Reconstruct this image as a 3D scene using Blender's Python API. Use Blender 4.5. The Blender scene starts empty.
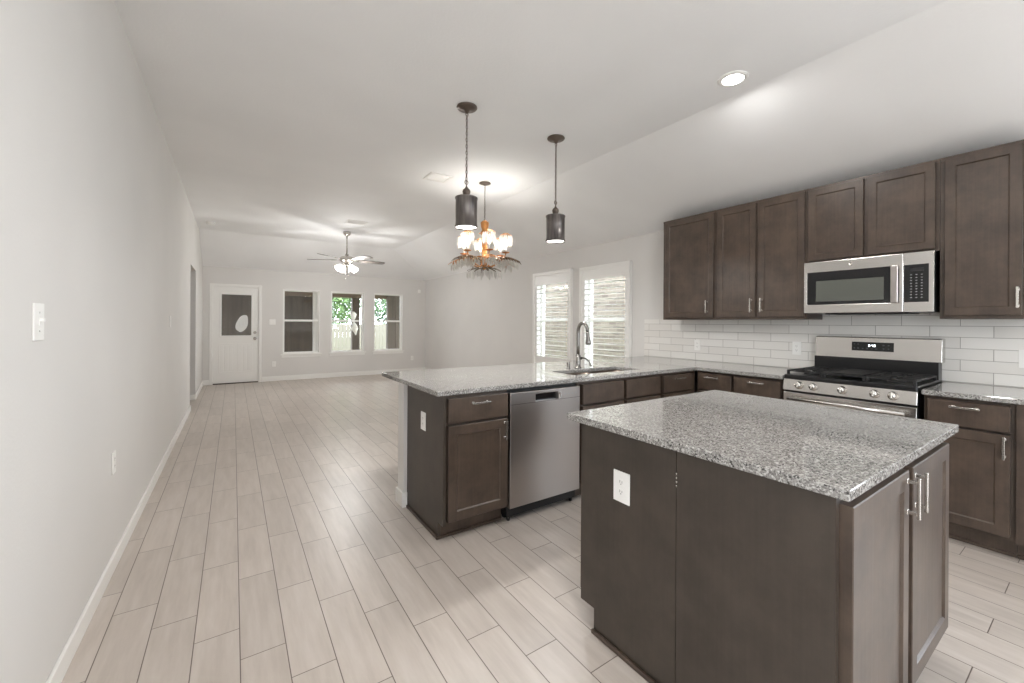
import bpy, math, random
from mathutils import Vector, Matrix

# ------------------------------------------------------------------ camera, world, exposure, big lights
SC = bpy.context.scene
COL = SC.collection
F_PX, CX, HY, YAW, CAM_H, ROLL = 416.05, 522.3, 322.8, .6067, 1.3185, .0062
cam_d = bpy.data.cameras.new('camera')
cam = bpy.data.objects.new('camera', cam_d)
COL.objects.link(cam)
_c, _s, _cr, _sr = math.cos(YAW), math.sin(YAW), math.cos(ROLL), math.sin(ROLL)
_R, _U, _F = Vector((_c, -_s, 0)), Vector((0, 0, 1)), Vector((_s, _c, 0))
_R, _U = _R * _cr + _U * _sr, _U * _cr - _R * _sr
M = Matrix((_R, _U, -_F)).transposed().to_4x4()
M.translation = Vector((0, 0, CAM_H))
cam.matrix_world = M
cam_d.sensor_width = 36
cam_d.lens = F_PX * 36 / 1024
cam_d.shift_x = (512 - CX) / 1024
cam_d.shift_y = (HY - 341.5) / 1024
cam_d.clip_start = .02
cam_d.clip_end = 200
SC.camera = cam

world = bpy.data.worlds.new('sky')
SC.world = world
world.use_nodes = True
bg = world.node_tree.nodes['Background']
bg.inputs['Color'].default_value = (.84, .92, 1, 1)
bg.inputs['Strength'].default_value = 8

SC.view_settings.view_transform = 'Standard'
SC.view_settings.look = 'None'
SC.view_settings.gamma = 1
SC.view_settings.use_curve_mapping = False
SC.view_settings.exposure = 0.46
SC.cycles.max_bounces = 14
SC.cycles.diffuse_bounces = 8
SC.cycles.glossy_bounces = 5
SC.cycles.transmission_bounces = 8
SC.cycles.transparent_max_bounces = 12
SC.cycles.sample_clamp_indirect = 6
SC.cycles.caustics_reflective = False
SC.cycles.caustics_refractive = False
SC.cycles.use_denoising = True

def lamp(name, kind, loc, power, color=(1, 1, 1), size=.1, size_y=None, rot=(0, 0, 0), portal=False, spread=None):
    d = bpy.data.lights.new(name, kind)
    d.energy = power
    d.color = color
    if kind == 'AREA':
        d.shape = 'RECTANGLE' if size_y else 'DISK'
        d.size = size
        if size_y: d.size_y = size_y
        if spread: d.spread = spread
        if portal: d.cycles.is_portal = True
    elif kind == 'POINT':
        d.shadow_soft_size = size
    o = bpy.data.objects.new(name, d)
    o.location = loc
    o.rotation_euler = rot
    COL.objects.link(o)
    return o

sun_d = bpy.data.lights.new('sun', 'SUN')
sun_d.energy = 1.3
sun_d.angle = .2
sun_d.color = (1, .95, .86)
sun = bpy.data.objects.new('sun', sun_d)
sun.rotation_euler = (math.radians(40), 0, 0)     # high sun from behind the camera, over the roof
COL.objects.link(sun)

# room dimensions
XL, XR, YF, YB = -.52, 4.236, 10.66, -3.6
ZC, ZW, XC, YC = 2.985, 2.437, 3.0, 9.5
# daylight comes through openings: portals sit in them, left and right ones added unseen for fill
for (nm, loc, sx, sy, rot) in (('portal_left', (XL - .08, -1.75, 1.25), 1.7, 1.9, (0, math.radians(-90), 0)), ('portal_right', (XR + .1, -2.1, 1.3), 2.8, 2.2, (0, math.radians(90), 0)),
                               ('portal_far', (2.3, YF + .13, 1.31), 2.8, 1.5, (math.radians(-90), 0, 0)), ('portal_side', (XR + .13, 4.66, 1.35), 1.5, 2.1, (0, math.radians(90), 0))):
    lamp(nm, 'AREA', loc, 1, size=sx if 'far' in nm else sy, size_y=sy if 'far' in nm else sx, rot=rot, portal=True)

CAN_P = 11
WARM = (1, .99, .975)

# ------------------------------------------------------------------ mesh helpers
class MB:
    def __init__(s): s.v = []; s.f = []; s.sm = []
    def add(s, vs, fs, smooth=False):
        n = len(s.v); s.v += [tuple(v) for v in vs]
        for f in fs: s.f.append([i + n for i in f]); s.sm.append(smooth)
        return s
    def box(s, x0, x1, y0, y1, z0, z1):
        if x0 > x1: x0, x1 = x1, x0
        if y0 > y1: y0, y1 = y1, y0
        if z0 > z1: z0, z1 = z1, z0
        v = [(x, y, z) for z in (z0, z1) for y in (y0, y1) for x in (x0, x1)]
        return s.add(v, [(0, 2, 3, 1), (4, 5, 7, 6), (0, 1, 5, 4), (2, 6, 7, 3), (0, 4, 6, 2), (1, 3, 7, 5)])
    def fbox(s, fr, a0, a1, b0, b1, d0, d1):
        v = [fr(a, b, d) for b in (b0, b1) for d in (d0, d1) for a in (a0, a1)]
        return s.add(v, [(0, 2, 3, 1), (4, 5, 7, 6), (0, 1, 5, 4), (2, 6, 7, 3), (0, 4, 6, 2), (1, 3, 7, 5)])
    def ring(s, p0, p1, r0, r1, n=16, caps=True, smooth=True):
        p0, p1 = Vector(p0), Vector(p1)
        ax = (p1 - p0).normalized()
        u = ax.orthogonal().normalized(); w = ax.cross(u)
        vs = []
        for p, r in ((p0, r0), (p1, r1)):
            vs += [p + (u * math.cos(2 * math.pi * i / n) + w * math.sin(2 * math.pi * i / n)) * r for i in range(n)]
        s.add(vs, [(i, (i + 1) % n, n + (i + 1) % n, n + i) for i in range(n)], smooth)
        if caps:
            m = len(s.v) - 2 * n
            s.f.append([m + i for i in range(n)][::-1]); s.sm.append(False)
            s.f.append([m + n + i for i in range(n)]); s.sm.append(False)
        return s
    def tube(s, pts, r, n=8, closed=False):
        pts = [Vector(p) for p in pts]
        k = len(pts); vs = []; up = None
        rs = r if isinstance(r, (list, tuple)) else [r] * k
        for i, p in enumerate(pts):
            a = pts[(i - 1) % k] if (closed or i > 0) else p
            b = pts[(i + 1) % k] if (closed or i < k - 1) else p
            t = (b - a).normalized()
            if up is None: up = t.orthogonal().normalized()
            up = (up - t * up.dot(t))
            up = up.normalized() if up.length > 1e-6 else t.orthogonal().normalized()
            w = t.cross(up)
            vs += [p + (up * math.cos(2 * math.pi * j / n) + w * math.sin(2 * math.pi * j / n)) * rs[i] for j in range(n)]
        fs = []
        for i in range(k if closed else k - 1):
            q = (i + 1) % k
            fs += [(i * n + j, i * n + (j + 1) % n, q * n + (j + 1) % n, q * n + j) for j in range(n)]
        s.add(vs, fs, True)
        if not closed:
            m = len(s.v) - k * n
            s.f.append([m + j for j in range(n)][::-1]); s.sm.append(False)
            s.f.append([m + (k - 1) * n + j for j in range(n)]); s.sm.append(False)
        return s
    def lathe(s, c, prof, n=24, smooth=True, axis=None):
        """profile of (radius, height) revolved about the vertical (or axis) through c; open ends are left open"""
        c = Vector(c); ax = Vector(axis or (0, 0, 1)).normalized()
        u = Vector((1, 0, 0)) if abs(ax.z) > .99 else ax.orthogonal().normalized()
        w = ax.cross(u)
        vs = []; 
        for r, z in prof:
            vs += [c + ax * z + (u * math.cos(2 * math.pi * i / n) + w * math.sin(2 * math.pi * i / n)) * max(r, 1e-5) for i in range(n)]
        fs = []
        for k in range(len(prof) - 1):
            fs += [(k * n + i, k * n + (i + 1) % n, (k + 1) * n + (i + 1) % n, (k + 1) * n + i) for i in range(n)]
        return s.add(vs, fs, smooth)
    def prism(s, fr, poly, d0, d1):
        n = len(poly)
        vs = [fr(a, b, d0) for a, b in poly] + [fr(a, b, d1) for a, b in poly]
        fs = [list(range(n))[::-1], list(range(n, 2 * n))] + [(i, (i + 1) % n, n + (i + 1) % n, n + i) for i in range(n)]
        return s.add(vs, fs)
    def grid_solid(s, fr, A, B, filled, d0, d1):
        na, nb = len(A), len(B)
        idx = {}
        def vert(i, j, k):
            if (i, j, k) not in idx:
                idx[(i, j, k)] = len(s.v); s.v.append(tuple(fr(A[i], B[j], (d0, d1)[k])))
            return idx[(i, j, k)]
        def ok(i, j): return 0 <= i < na - 1 and 0 <= j < nb - 1 and filled(i, j)
        for i in range(na - 1):
            for j in range(nb - 1):
                if not ok(i, j): continue
                s.f.append([vert(i, j, 1), vert(i + 1, j, 1), vert(i + 1, j + 1, 1), vert(i, j + 1, 1)]); s.sm.append(False)
                s.f.append([vert(i, j, 0), vert(i, j + 1, 0), vert(i + 1, j + 1, 0), vert(i + 1, j, 0)]); s.sm.append(False)
                for (di, dj, p, q) in ((-1, 0, (i, j + 1), (i, j)), (1, 0, (i + 1, j), (i + 1, j + 1)), (0, -1, (i, j), (i + 1, j)), (0, 1, (i + 1, j + 1), (i, j + 1))):
                    if not ok(i + di, j + dj):
                        s.f.append([vert(*p, 0), vert(*q, 0), vert(*q, 1), vert(*p, 1)]); s.sm.append(False)
        return s

def fr_y(y):      # a = +x, b = z, outward towards the camera (-y)
    return lambda a, b, d: Vector((a, y - d, b))
def fr_x(x):      # a = -y, b = z, outward -x
    return lambda a, b, d: Vector((x - d, -a, b))
def fr_px(x):     # a = +y, b = z, outward +x
    return lambda a, b, d: Vector((x + d, a, b))
def fr_py(y):     # a = -x, outward +y
    return lambda a, b, d: Vector((-a, y + d, b))

def wloc(o):
    v = Vector(o.location)
    while o.parent: o = o.parent; v += o.location
    return v

def obj(name, mb, mat, parent=None, bevel=0, origin=None, segs=2):
    me = bpy.data.meshes.new(name)
    vs = [Vector(v) for v in mb.v]
    lo = Vector((min(v.x for v in vs), min(v.y for v in vs), min(v.z for v in vs)))
    hi = Vector((max(v.x for v in vs), max(v.y for v in vs), max(v.z for v in vs)))
    c = Vector(origin) if origin is not None else Vector(((lo.x + hi.x) / 2, (lo.y + hi.y) / 2, lo.z))
    me.from_pydata([tuple(v - c) for v in vs], [], mb.f)
    me.polygons.foreach_set('use_smooth', mb.sm)
    me.update()
    import bmesh
    bm = bmesh.new(); bm.from_mesh(me); bmesh.ops.recalc_face_normals(bm, faces=bm.faces); bm.to_mesh(me); bm.free()
    me.materials.append(mat)
    o = bpy.data.objects.new(name, me)
    COL.objects.link(o)
    o.location = c
    if parent:
        o.location = c - wloc(parent)
        o.parent = parent
    if bevel:
        m = o.modifiers.new('bevel', 'BEVEL'); m.width = bevel; m.segments = segs; m.limit_method = 'ANGLE'; m.angle_limit = math.radians(40)
        m.harden_normals = False
    return o

def tag(o, label=None, cat=None, group=None, kind=None):
    if label: o['label'] = label
    if cat: o['category'] = cat
    if group: o['group'] = group
    if kind: o['kind'] = kind
    return o
def thing(name, loc, label, cat, group=None):
    o = bpy.data.objects.new(name, None); o.location = loc; o.empty_display_size = .1
    COL.objects.link(o)
    return tag(o, label, cat, group)
def struct(name, mb, mat, parent=None, label=None, bevel=0):
    o = obj(name, mb, mat, parent, bevel)
    if parent is None: o['kind'] = 'structure'
    if label: o['label'] = label
    return o

# ------------------------------------------------------------------ materials
def srgb(r, g, b):
    f = lambda c: (c / 255 / 12.92) if c <= 10 else (((c / 255) + .055) / 1.055) ** 2.4
    return (f(r), f(g), f(b), 1)

class NT:
    def __init__(s, name):
        s.m = bpy.data.materials.new(name); s.m.use_nodes = True
        s.t = s.m.node_tree; s.n = s.t.nodes; s.b = s.n['Principled BSDF']
    def node(s, typ, **kw):
        n = s.n.new(typ)
        for k, v in kw.items(): setattr(n, k, v)
        return n
    def link(s, a, b): s.t.links.new(a, b)
    def val(s, sock, x):
        if hasattr(x, 'is_linked') or isinstance(x, bpy.types.NodeSocket): s.link(x, sock)
        else: sock.default_value = x
    def math(s, op, a, b=None, c=None):
        n = s.node('ShaderNodeMath', operation=op)
        s.val(n.inputs[0], a)
        if b is not None: s.val(n.inputs[1], b)
        if c is not None: s.val(n.inputs[2], c)
        return n.outputs[0]
    def pos(s):
        g = s.node('ShaderNodeNewGeometry'); x = s.node('ShaderNodeSeparateXYZ')
        s.link(g.outputs['Position'], x.inputs[0]); return g.outputs['Position'], x.outputs
    def mapping(s, vec, scale):
        m = s.node('ShaderNodeMapping'); s.link(vec, m.inputs[0]); m.inputs['Scale'].default_value = scale
        return m.outputs[0]
    def noise(s, vec, scale, detail=3, rough=.5):
        n = s.node('ShaderNodeTexNoise'); s.link(vec, n.inputs['Vector'])
        n.inputs['Scale'].default_value = scale; n.inputs['Detail'].default_value = detail; n.inputs['Roughness'].default_value = rough
        return n.outputs['Fac']
    def ramp(s, fac, stops, interp='LINEAR'):
        r = s.node('ShaderNodeValToRGB'); s.link(fac, r.inputs[0]); e = r.color_ramp.elements; r.color_ramp.interpolation = interp
        while len(e) < len(stops): e.new(.5)
        for i, (p, c) in enumerate(stops): e[i].position = p; e[i].color = c
        return r.outputs[0]
    def mix(s, fac, a, b, blend='MIX'):
        n = s.node('ShaderNodeMix', data_type='RGBA', blend_type=blend)
        s.val(n.inputs[0], fac); s.val(n.inputs[6], a); s.val(n.inputs[7], b)
        return n.outputs[2]
    def bump(s, h, strength=.2, dist=.01):
        n = s.node('ShaderNodeBump'); s.link(h, n.inputs['Height']); n.inputs['Strength'].default_value = strength
        n.inputs['Distance'].default_value = dist; s.link(n.outputs[0], s.b.inputs['Normal'])
    def set(s, **kw):
        for k, v in kw.items(): s.val(s.b.inputs[k.replace('_', ' ')], v)
        return s

def simple(name, col, rough=.5, metal=0, **kw):
    t = NT(name); t.set(Base_Color=col, Roughness=rough, Metallic=metal)
    for k, v in kw.items(): t.val(t.b.inputs[k.replace('_', ' ')], v)
    return t.m

def paint(name, col, bump=.12, scale=90):
    t = NT(name); p, _ = t.pos()
    big = t.noise(p, 1.3, 2)
    c2 = tuple(list(x * .965 for x in col[:3]) + [1])
    t.set(Base_Color=t.ramp(big, [(.35, c2), (.65, col)]), Roughness=.75)
    t.bump(t.noise(p, scale, 3), bump, .004)
    return t.m
MAT = {}
MAT['wall'] = paint('wall_paint', srgb(219, 217, 214))
MAT['ceil'] = paint('ceiling_paint', srgb(240, 240, 240), .25, 55)
MAT['trim'] = simple('white_trim', srgb(236, 235, 232), .35)
MAT['plastic'] = simple('white_plastic', srgb(240, 239, 236), .35)
MAT['almond'] = simple('slot_dark', srgb(70, 66, 62), .5)

def wood(name, c0, c1, vert=(0, 0, 1)):
    t = NT(name); p, _ = t.pos()
    grain = t.noise(t.mapping(p, (90, 90, 2.2)), 1.0, 4, .6)
    blot = t.noise(p, 7, 4, .65)
    f = t.math('ADD', t.math('MULTIPLY', grain, .25), t.math('MULTIPLY', blot, .75))
    t.set(Base_Color=t.ramp(f, [(.36, c0), (.62, c1)]), Roughness=t.math('ADD', t.math('MULTIPLY', grain, .12), .30))
    t.b.inputs['Specular IOR Level'].default_value = .45
    t.bump(grain, .05, .002)
    return t.m
MAT['wood'] = wood('stained_maple', srgb(63, 52, 45), srgb(84, 71, 61))
MAT['panel'] = wood('stained_end_panel', srgb(58, 51, 45), srgb(70, 62, 55))

def granite():
    t = NT('granite'); p, _ = t.pos()
    def cells(scale):
        v = t.node('ShaderNodeTexVoronoi'); t.link(p, v.inputs['Vector']); v.inputs['Scale'].default_value = scale
        x = t.node('ShaderNodeSeparateXYZ'); t.link(v.outputs['Color'], x.inputs[0]); return x.outputs
    a, b = cells(190), cells(330)
    base = t.ramp(a[0], [(0, srgb(120, 117, 114)), (.3, srgb(140, 137, 134)), (.55, srgb(158, 156, 152)), (.85, srgb(180, 178, 174)), (1, srgb(196, 194, 190))])
    dark = t.ramp(b[1], [(0, (1, 1, 1, 1)), (.13, (1, 1, 1, 1)), (.16, (0, 0, 0, 1))])
    dk2 = t.ramp(a[2], [(0, (1, 1, 1, 1)), (.07, (1, 1, 1, 1)), (.09, (0, 0, 0, 1))])
    c = t.mix(dark, base, srgb(104, 101, 99)); c = t.mix(dk2, c, srgb(72, 70, 68))
    t.set(Base_Color=c, Roughness=.07)
    t.b.inputs['Coat Weight'].default_value = .3
    t.b.inputs['Coat Roughness'].default_value = .02
    return t.m
MAT['granite'] = granite()

def floor_mat():
    t = NT('plank_tile_floor'); p, o = t.pos()
    w, L = .155, .6096
    fx = t.math('DIVIDE', t.math('ADD', o[0], .437), w)
    col = t.math('FLOOR', fx); ax = t.math('SUBTRACT', fx, col)
    yy = t.math('DIVIDE', t.math('ADD', t.math('SUBTRACT', o[1], .324), t.math('MULTIPLY', t.math('SUBTRACT', col, 2), .2032)), L)
    row = t.math('FLOOR', yy); ay = t.math('SUBTRACT', yy, row)
    ex = t.math('MULTIPLY', t.math('MINIMUM', ax, t.math('SUBTRACT', 1, ax)), w)
    ey = t.math('MULTIPLY', t.math('MINIMUM', ay, t.math('SUBTRACT', 1, ay)), L)
    e = t.math('MINIMUM', ex, ey)
    g = t.node('ShaderNodeMapRange'); t.link(e, g.inputs[0]); g.inputs[1].default_value = .0012; g.inputs[2].default_value = .0024
    cid = t.node('ShaderNodeCombineXYZ'); t.link(col, cid.inputs[0]); t.link(row, cid.inputs[1])
    wn = t.node('ShaderNodeTexWhiteNoise', noise_dimensions='3D'); t.link(cid.outputs[0], wn.inputs['Vector'])
    off = t.node('ShaderNodeVectorMath', operation='ADD'); t.link(p, off.inputs[0])
    sc = t.node('ShaderNodeVectorMath', operation='SCALE'); t.link(wn.outputs['Color'], sc.inputs[0]); sc.inputs['Scale'].default_value = 9
    t.link(sc.outputs[0], off.inputs[1])
    streak = t.noise(t.mapping(off.outputs[0], (14, 1.6, 1)), 1.6, 5, .6)
    base = t.ramp(streak, [(.3, srgb(180, 170, 161)), (.5, srgb(190, 180, 171)), (.7, srgb(198, 189, 181))])
    tone = t.ramp(wn.outputs['Value'], [(0, (.93, .93, .93, 1)), (1, (1.03, 1.03, 1.03, 1))])
    base = t.mix(1, base, tone, 'MULTIPLY')
    t.set(Base_Color=t.mix(g.outputs[0], srgb(98, 86, 77), base), Roughness=t.math('ADD', t.math('MULTIPLY', streak, .15), .26))
    t.b.inputs['Specular IOR Level'].default_value = .65
    t.bump(g.outputs[0], .25, .002)
    return t.m
MAT['floor'] = floor_mat()

def subway():
    t = NT('subway_tile'); p, o = t.pos()
    w, h = .316, .0793
    fz = t.math('DIVIDE', t.math('SUBTRACT', o[2], .9175), h)
    row = t.math('FLOOR', fz); az = t.math('SUBTRACT', fz, row)
    odd = t.math('MODULO', row, 2)
    fy = t.math('ADD', t.math('DIVIDE', t.math('SUBTRACT', o[1], .493 - 3.16), w), t.math('MULTIPLY', odd, .5))
    c = t.math('FLOOR', fy); ay = t.math('SUBTRACT', fy, c)
    e = t.math('MINIMUM', t.math('MULTIPLY', t.math('MINIMUM', az, t.math('SUBTRACT', 1, az)), h), t.math('MULTIPLY', t.math('MINIMUM', ay, t.math('SUBTRACT', 1, ay)), w))
    g = t.node('ShaderNodeMapRange'); t.link(e, g.inputs[0]); g.inputs[1].default_value = .001; g.inputs[2].default_value = .0022
    cid = t.node('ShaderNodeCombineXYZ'); t.link(c, cid.inputs[0]); t.link(row, cid.inputs[1])
    wn = t.node('ShaderNodeTexWhiteNoise', noise_dimensions='3D'); t.link(cid.outputs[0], wn.inputs['Vector'])
    base = t.ramp(wn.outputs['Value'], [(0, srgb(226, 223, 218)), (1, srgb(236, 234, 230))])
    t.set(Base_Color=t.mix(g.outputs[0], srgb(150, 144, 138), base), Roughness=t.math('SUBTRACT', .6, t.math('MULTIPLY', g.outputs[0], .5)))
    t.bump(g.outputs[0], .4, .003)
    return t.m
MAT['subway'] = subway()

def brushed(name, col, rough=.3, scale=(3, 3, 260)):
    t = NT(name); p, _ = t.pos()
    n = t.noise(t.mapping(p, scale), 1, 3)
    t.set(Base_Color=col, Metallic=1.0, Roughness=t.math('ADD', t.math('MULTIPLY', n, .05), rough - .03))
    t.bump(n, .008, .001)
    return t.m
MAT['steel'] = brushed('brushed_steel', srgb(206, 203, 199), .26)
MAT['steel_v'] = brushed('brushed_steel_vertical', srgb(180, 174, 170), .3, (260, 260, 3))
MAT['nickel'] = simple('satin_nickel', srgb(206, 202, 196), .25, 1)
MAT['chrome'] = simple('chrome_grey', srgb(140, 137, 133), .24, 1)
MAT['sinkm'] = simple('sink_steel', srgb(120, 108, 98), .32, .85)
MAT['blackglass'] = simple('black_glass', srgb(22, 22, 24), .08)
MAT['ovenwin'] = simple('microwave_window', srgb(88, 90, 84), .25)
MAT['blackmetal'] = simple('black_enamel', srgb(24, 24, 25), .28)
MAT['castiron'] = simple('cast_iron', srgb(24, 23, 23), .55)
MAT['bronze'] = simple('aged_bronze', srgb(104, 92, 84), .38, .7)
MAT['zinc'] = (lambda t: (t.set(Base_Color=t.ramp(t.noise(t.mapping(t.pos()[0], (30, 30, 4)), 1, 4), [(.3, srgb(84, 80, 80)), (.7, srgb(132, 126, 122))]), Metallic=.75, Roughness=.38), t.m)[1])(NT('aged_zinc'))
MAT['gold'] = simple('antique_gold', srgb(196, 138, 84), .38, .8)
MAT['darkgold'] = simple('dark_gilt_leaf', srgb(98, 78, 56), .42, .75)
MAT['blade'] = simple('fan_blade_wood', srgb(92, 85, 80), .55)
MAT['key'] = simple('printed_key_grey', srgb(170, 172, 172), .5)
MAT['rubber'] = simple('dark_gasket', srgb(18, 17, 17), .6)

def emis(name, col, st):
    t = NT(name); t.set(Base_Color=(.9, .9, .9, 1), Emission_Color=col, Emission_Strength=st); return t.m
MAT['bulb'] = emis('lit_lens', (1, .98, .94, 1), 14)
MAT['glow'] = emis('lit_frosted_glass', (1, .96, .9, 1), 6)
MAT['candle'] = emis('lit_candle_bulb', (1, .86, .62, 1), 10)
MAT['digit'] = emis('clock_digits', (.85, .95, 1, 1), 2.5)
t = NT('glass_pane'); gl = t.node('ShaderNodeBsdfGlossy'); tr = t.node('ShaderNodeBsdfTransparent'); mx = t.node('ShaderNodeMixShader')
gl.inputs['Roughness'].default_value = .02
fz = t.node('ShaderNodeFresnel'); fz.inputs['IOR'].default_value = 1.5
ge = t.node('ShaderNodeNewGeometry'); t.link(t.math('MULTIPLY', fz.outputs[0], t.math('SUBTRACT', 1, ge.outputs['Backfacing'])), mx.inputs[0]); t.link(tr.outputs[0], mx.inputs[1]); t.link(gl.outputs[0], mx.inputs[2])
t.link(mx.outputs[0], t.n['Material Output'].inputs[0]); MAT['glass'] = t.m
t = NT('crystal'); gl = t.node('ShaderNodeBsdfGlossy'); tr = t.node('ShaderNodeBsdfTransparent'); df = t.node('ShaderNodeBsdfTranslucent')
df.inputs[0].default_value = (.95, .93, .9, 1); tr.inputs[0].default_value = (.93, .93, .93, 1); gl.inputs['Roughness'].default_value = .05
m1 = t.node('ShaderNodeMixShader'); m2 = t.node('ShaderNodeMixShader'); m1.inputs[0].default_value = .8; m2.inputs[0].default_value = .22
t.link(tr.outputs[0], m1.inputs[1]); t.link(df.outputs[0], m1.inputs[2]); t.link(m1.outputs[0], m2.inputs[1]); t.link(gl.outputs[0], m2.inputs[2])
t.link(m2.outputs[0], t.n['Material Output'].inputs[0]); MAT['crystal'] = t.m

# ------------------------------------------------------------------ room shell
def wall_holes(name, fr, a_rng, b_rng, holes, thick, mat):
    A = sorted({a_rng[0], a_rng[1], *[h[0] for h in holes], *[h[1] for h in holes]})
    B = sorted({b_rng[0], b_rng[1], *[h[2] for h in holes], *[h[3] for h in holes]})
    def filled(i, j):
        a, b = (A[i] + A[i + 1]) / 2, (B[j] + B[j + 1]) / 2
        return not any(h[0] < a < h[1] and h[2] < b < h[3] for h in holes)
    return struct(name, MB().grid_solid(fr, A, B, filled, -thick, 0), mat)

struct('floor', MB().box(-3.2, XR, YB, YF, -.12, 0), MAT['floor'])
OP0, OP1 = 7.76, 8.82
# left wall: solid with a doorless opening to a side hall, and an added unseen opening for fill daylight
wall_holes('wall_left', fr_px(XL), (YB - .12, YF + .15), (0, ZC + .1), [(OP0, OP1, -.01, 2.15), (-2.6, -.9, .3, 2.0)], .12, MAT['wall'])
struct('wall_hall', MB().box(-3.2, -3.08, OP0 - 1.0, OP1 + 1.0, 0, 2.5).box(-3.08, XL - .12, OP0 - 1.0, OP0 - .9, 0, 2.5).box(-3.08, XL - .12, OP1 + .9, OP1 + 1.0, 0, 2.5).box(-3.08, XL - .12, OP0 - 1, OP1 + 1, 2.44, 2.5), MAT['wall'])
W_FAR = [(.901, 1.65, .585, 2.04), (1.889, 2.648, .585, 2.04), (2.88, 3.612, .585, 2.04)]
DOOR = (-.356, .452, 0, 2.04)
wall_holes('wall_far', fr_y(YF), (XL, XR + .15), (0, ZC), [DOOR] + W_FAR, .15, MAT['wall'])
W_RIGHT = [(3.66, 4.515, .62, 2.09), (4.80, 5.675, .62, 2.09)]      # y ranges
wall_holes('wall_right', (lambda a, b, d: Vector((XR - d, a, b))), (YB - .12, YF + .15), (0, 2.6), W_RIGHT + [(-3.5, -.7, .2, 2.4)], .15, MAT['wall'])  # last hole is an unseen rear opening added to let in fill daylight
wall_holes('wall_back', fr_py(YB), (-XR, -XL), (0, ZC), [], .12, MAT['wall'])
struct('wall_peninsula', MB().box(1.0, XR, 2.917, 3.035, 0, .883), MAT['wall'])
cl = MB()
cv = [(XL - .12, YB - .12, ZC), (XC, YB - .12, ZC), (XC, YC, ZC), (XL - .12, YC, ZC),
      (XR, YB - .12, ZW), (XR, YF, ZW), (XL - .12, YF, ZW)]
th = .12
cl.add(cv + [(x, y, z + th) for x, y, z in cv] , [(0, 1, 2, 3), (1, 4, 5, 2), (3, 2, 5, 6), (7, 10, 9, 8), (8, 9, 12, 11), (10, 13, 12, 9), (0, 7, 8, 1), (1, 8, 11, 4), (4, 11, 12, 5), (5, 12, 13, 6), (6, 13, 10, 3), (3, 10, 7, 0)])
struct('ceiling', cl, MAT['ceil'])

def baseboard(name, boxes):
    mb = MB()
    for b in boxes: mb.box(*b)
    return struct(name, mb, MAT['trim'], bevel=.004)
baseboard('baseboard_left', [(XL, XL + .014, YB, OP0, 0, .085), (XL, XL + .014, OP1, YF, 0, .085), (XL - .12, XL, OP1 - .014, OP1, 0, .085), (XL - .12, XL, OP0, OP0 + .014, 0, .085)])
baseboard('baseboard_far', [(XL, -.41, YF - .014, YF, 0, .105), (.51, XR, YF - .014, YF, 0, .105)])
baseboard('baseboard_right', [(XR - .014, XR, 3.035, YF, 0, .105)])
baseboard('baseboard_peninsula', [(.986, 1.0, 2.90, 3.049, 0, .105), (1.0, XR, 3.035, 3.049, 0, .105), (1.0, 1.026, 2.90, 2.916, 0, .105)])

# backsplash tiles on the right wall
bs = MB().grid_solid(lambda a, b, d: Vector((XR - d, a, b)), [-.6, .70, 1.49, 3.407], [.9145, 1.37, 1.45], lambda i, j: j == 0 or i == 1, .0005, .01)
tag(obj('backsplash', bs, MAT['subway']), 'white glossy subway tile backsplash running behind the range', 'backsplash', kind='structure')

# ------------------------------------------------------------------ windows in the far wall
def sash_window(name, fr, a0, a1, b0, b1, depth, mid, fw=.04):
    """frame set back in its reveal, meeting rail, glass; sill board below"""
    f = MB()
    A = [a0, a0 + fw, a1 - fw, a1]; B = [b0, b0 + fw, mid - .022, mid + .022, b1 - fw, b1]
    f.grid_solid(fr, A, B, lambda i, j: not (i == 1 and j in (1, 3)), -depth - .06, -depth)
    w = struct(name, f, MAT['trim'], bevel=.003)
    struct('window_pane', MB().fbox(fr, a0 + fw, a1 - fw, b0 + fw, mid - .022, -depth - .036, -depth - .032), MAT['glass'], w)
    struct('window_pane', MB().fbox(fr, a0 + fw, a1 - fw, mid + .022, b1 - fw, -depth - .036, -depth - .032), MAT['glass'], w)
    return w
for i, h in enumerate(W_FAR):
    w = sash_window('window_%d' % (i + 1), fr_y(YF), *h, .07, 1.339)
    fr = fr_y(YF)
    struct('window_casing', MB().grid_solid(fr, [h[0] - .0, h[0] + .014, h[1] - .014, h[1]], [h[2], h[2] + .014, h[3] - .014, h[3]], lambda i, j: not (i == 1 and j == 1), -.07, .004), MAT['trim'], w)
    struct('window_sill', MB().fbox(fr, h[0] - .04, h[1] + .04, h[2] - .022, h[2], -.02, .03).fbox(fr, h[0] - .02, h[1] + .02, h[2] - .075, h[2] - .022, 0, .012), MAT['trim'], w)

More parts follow.
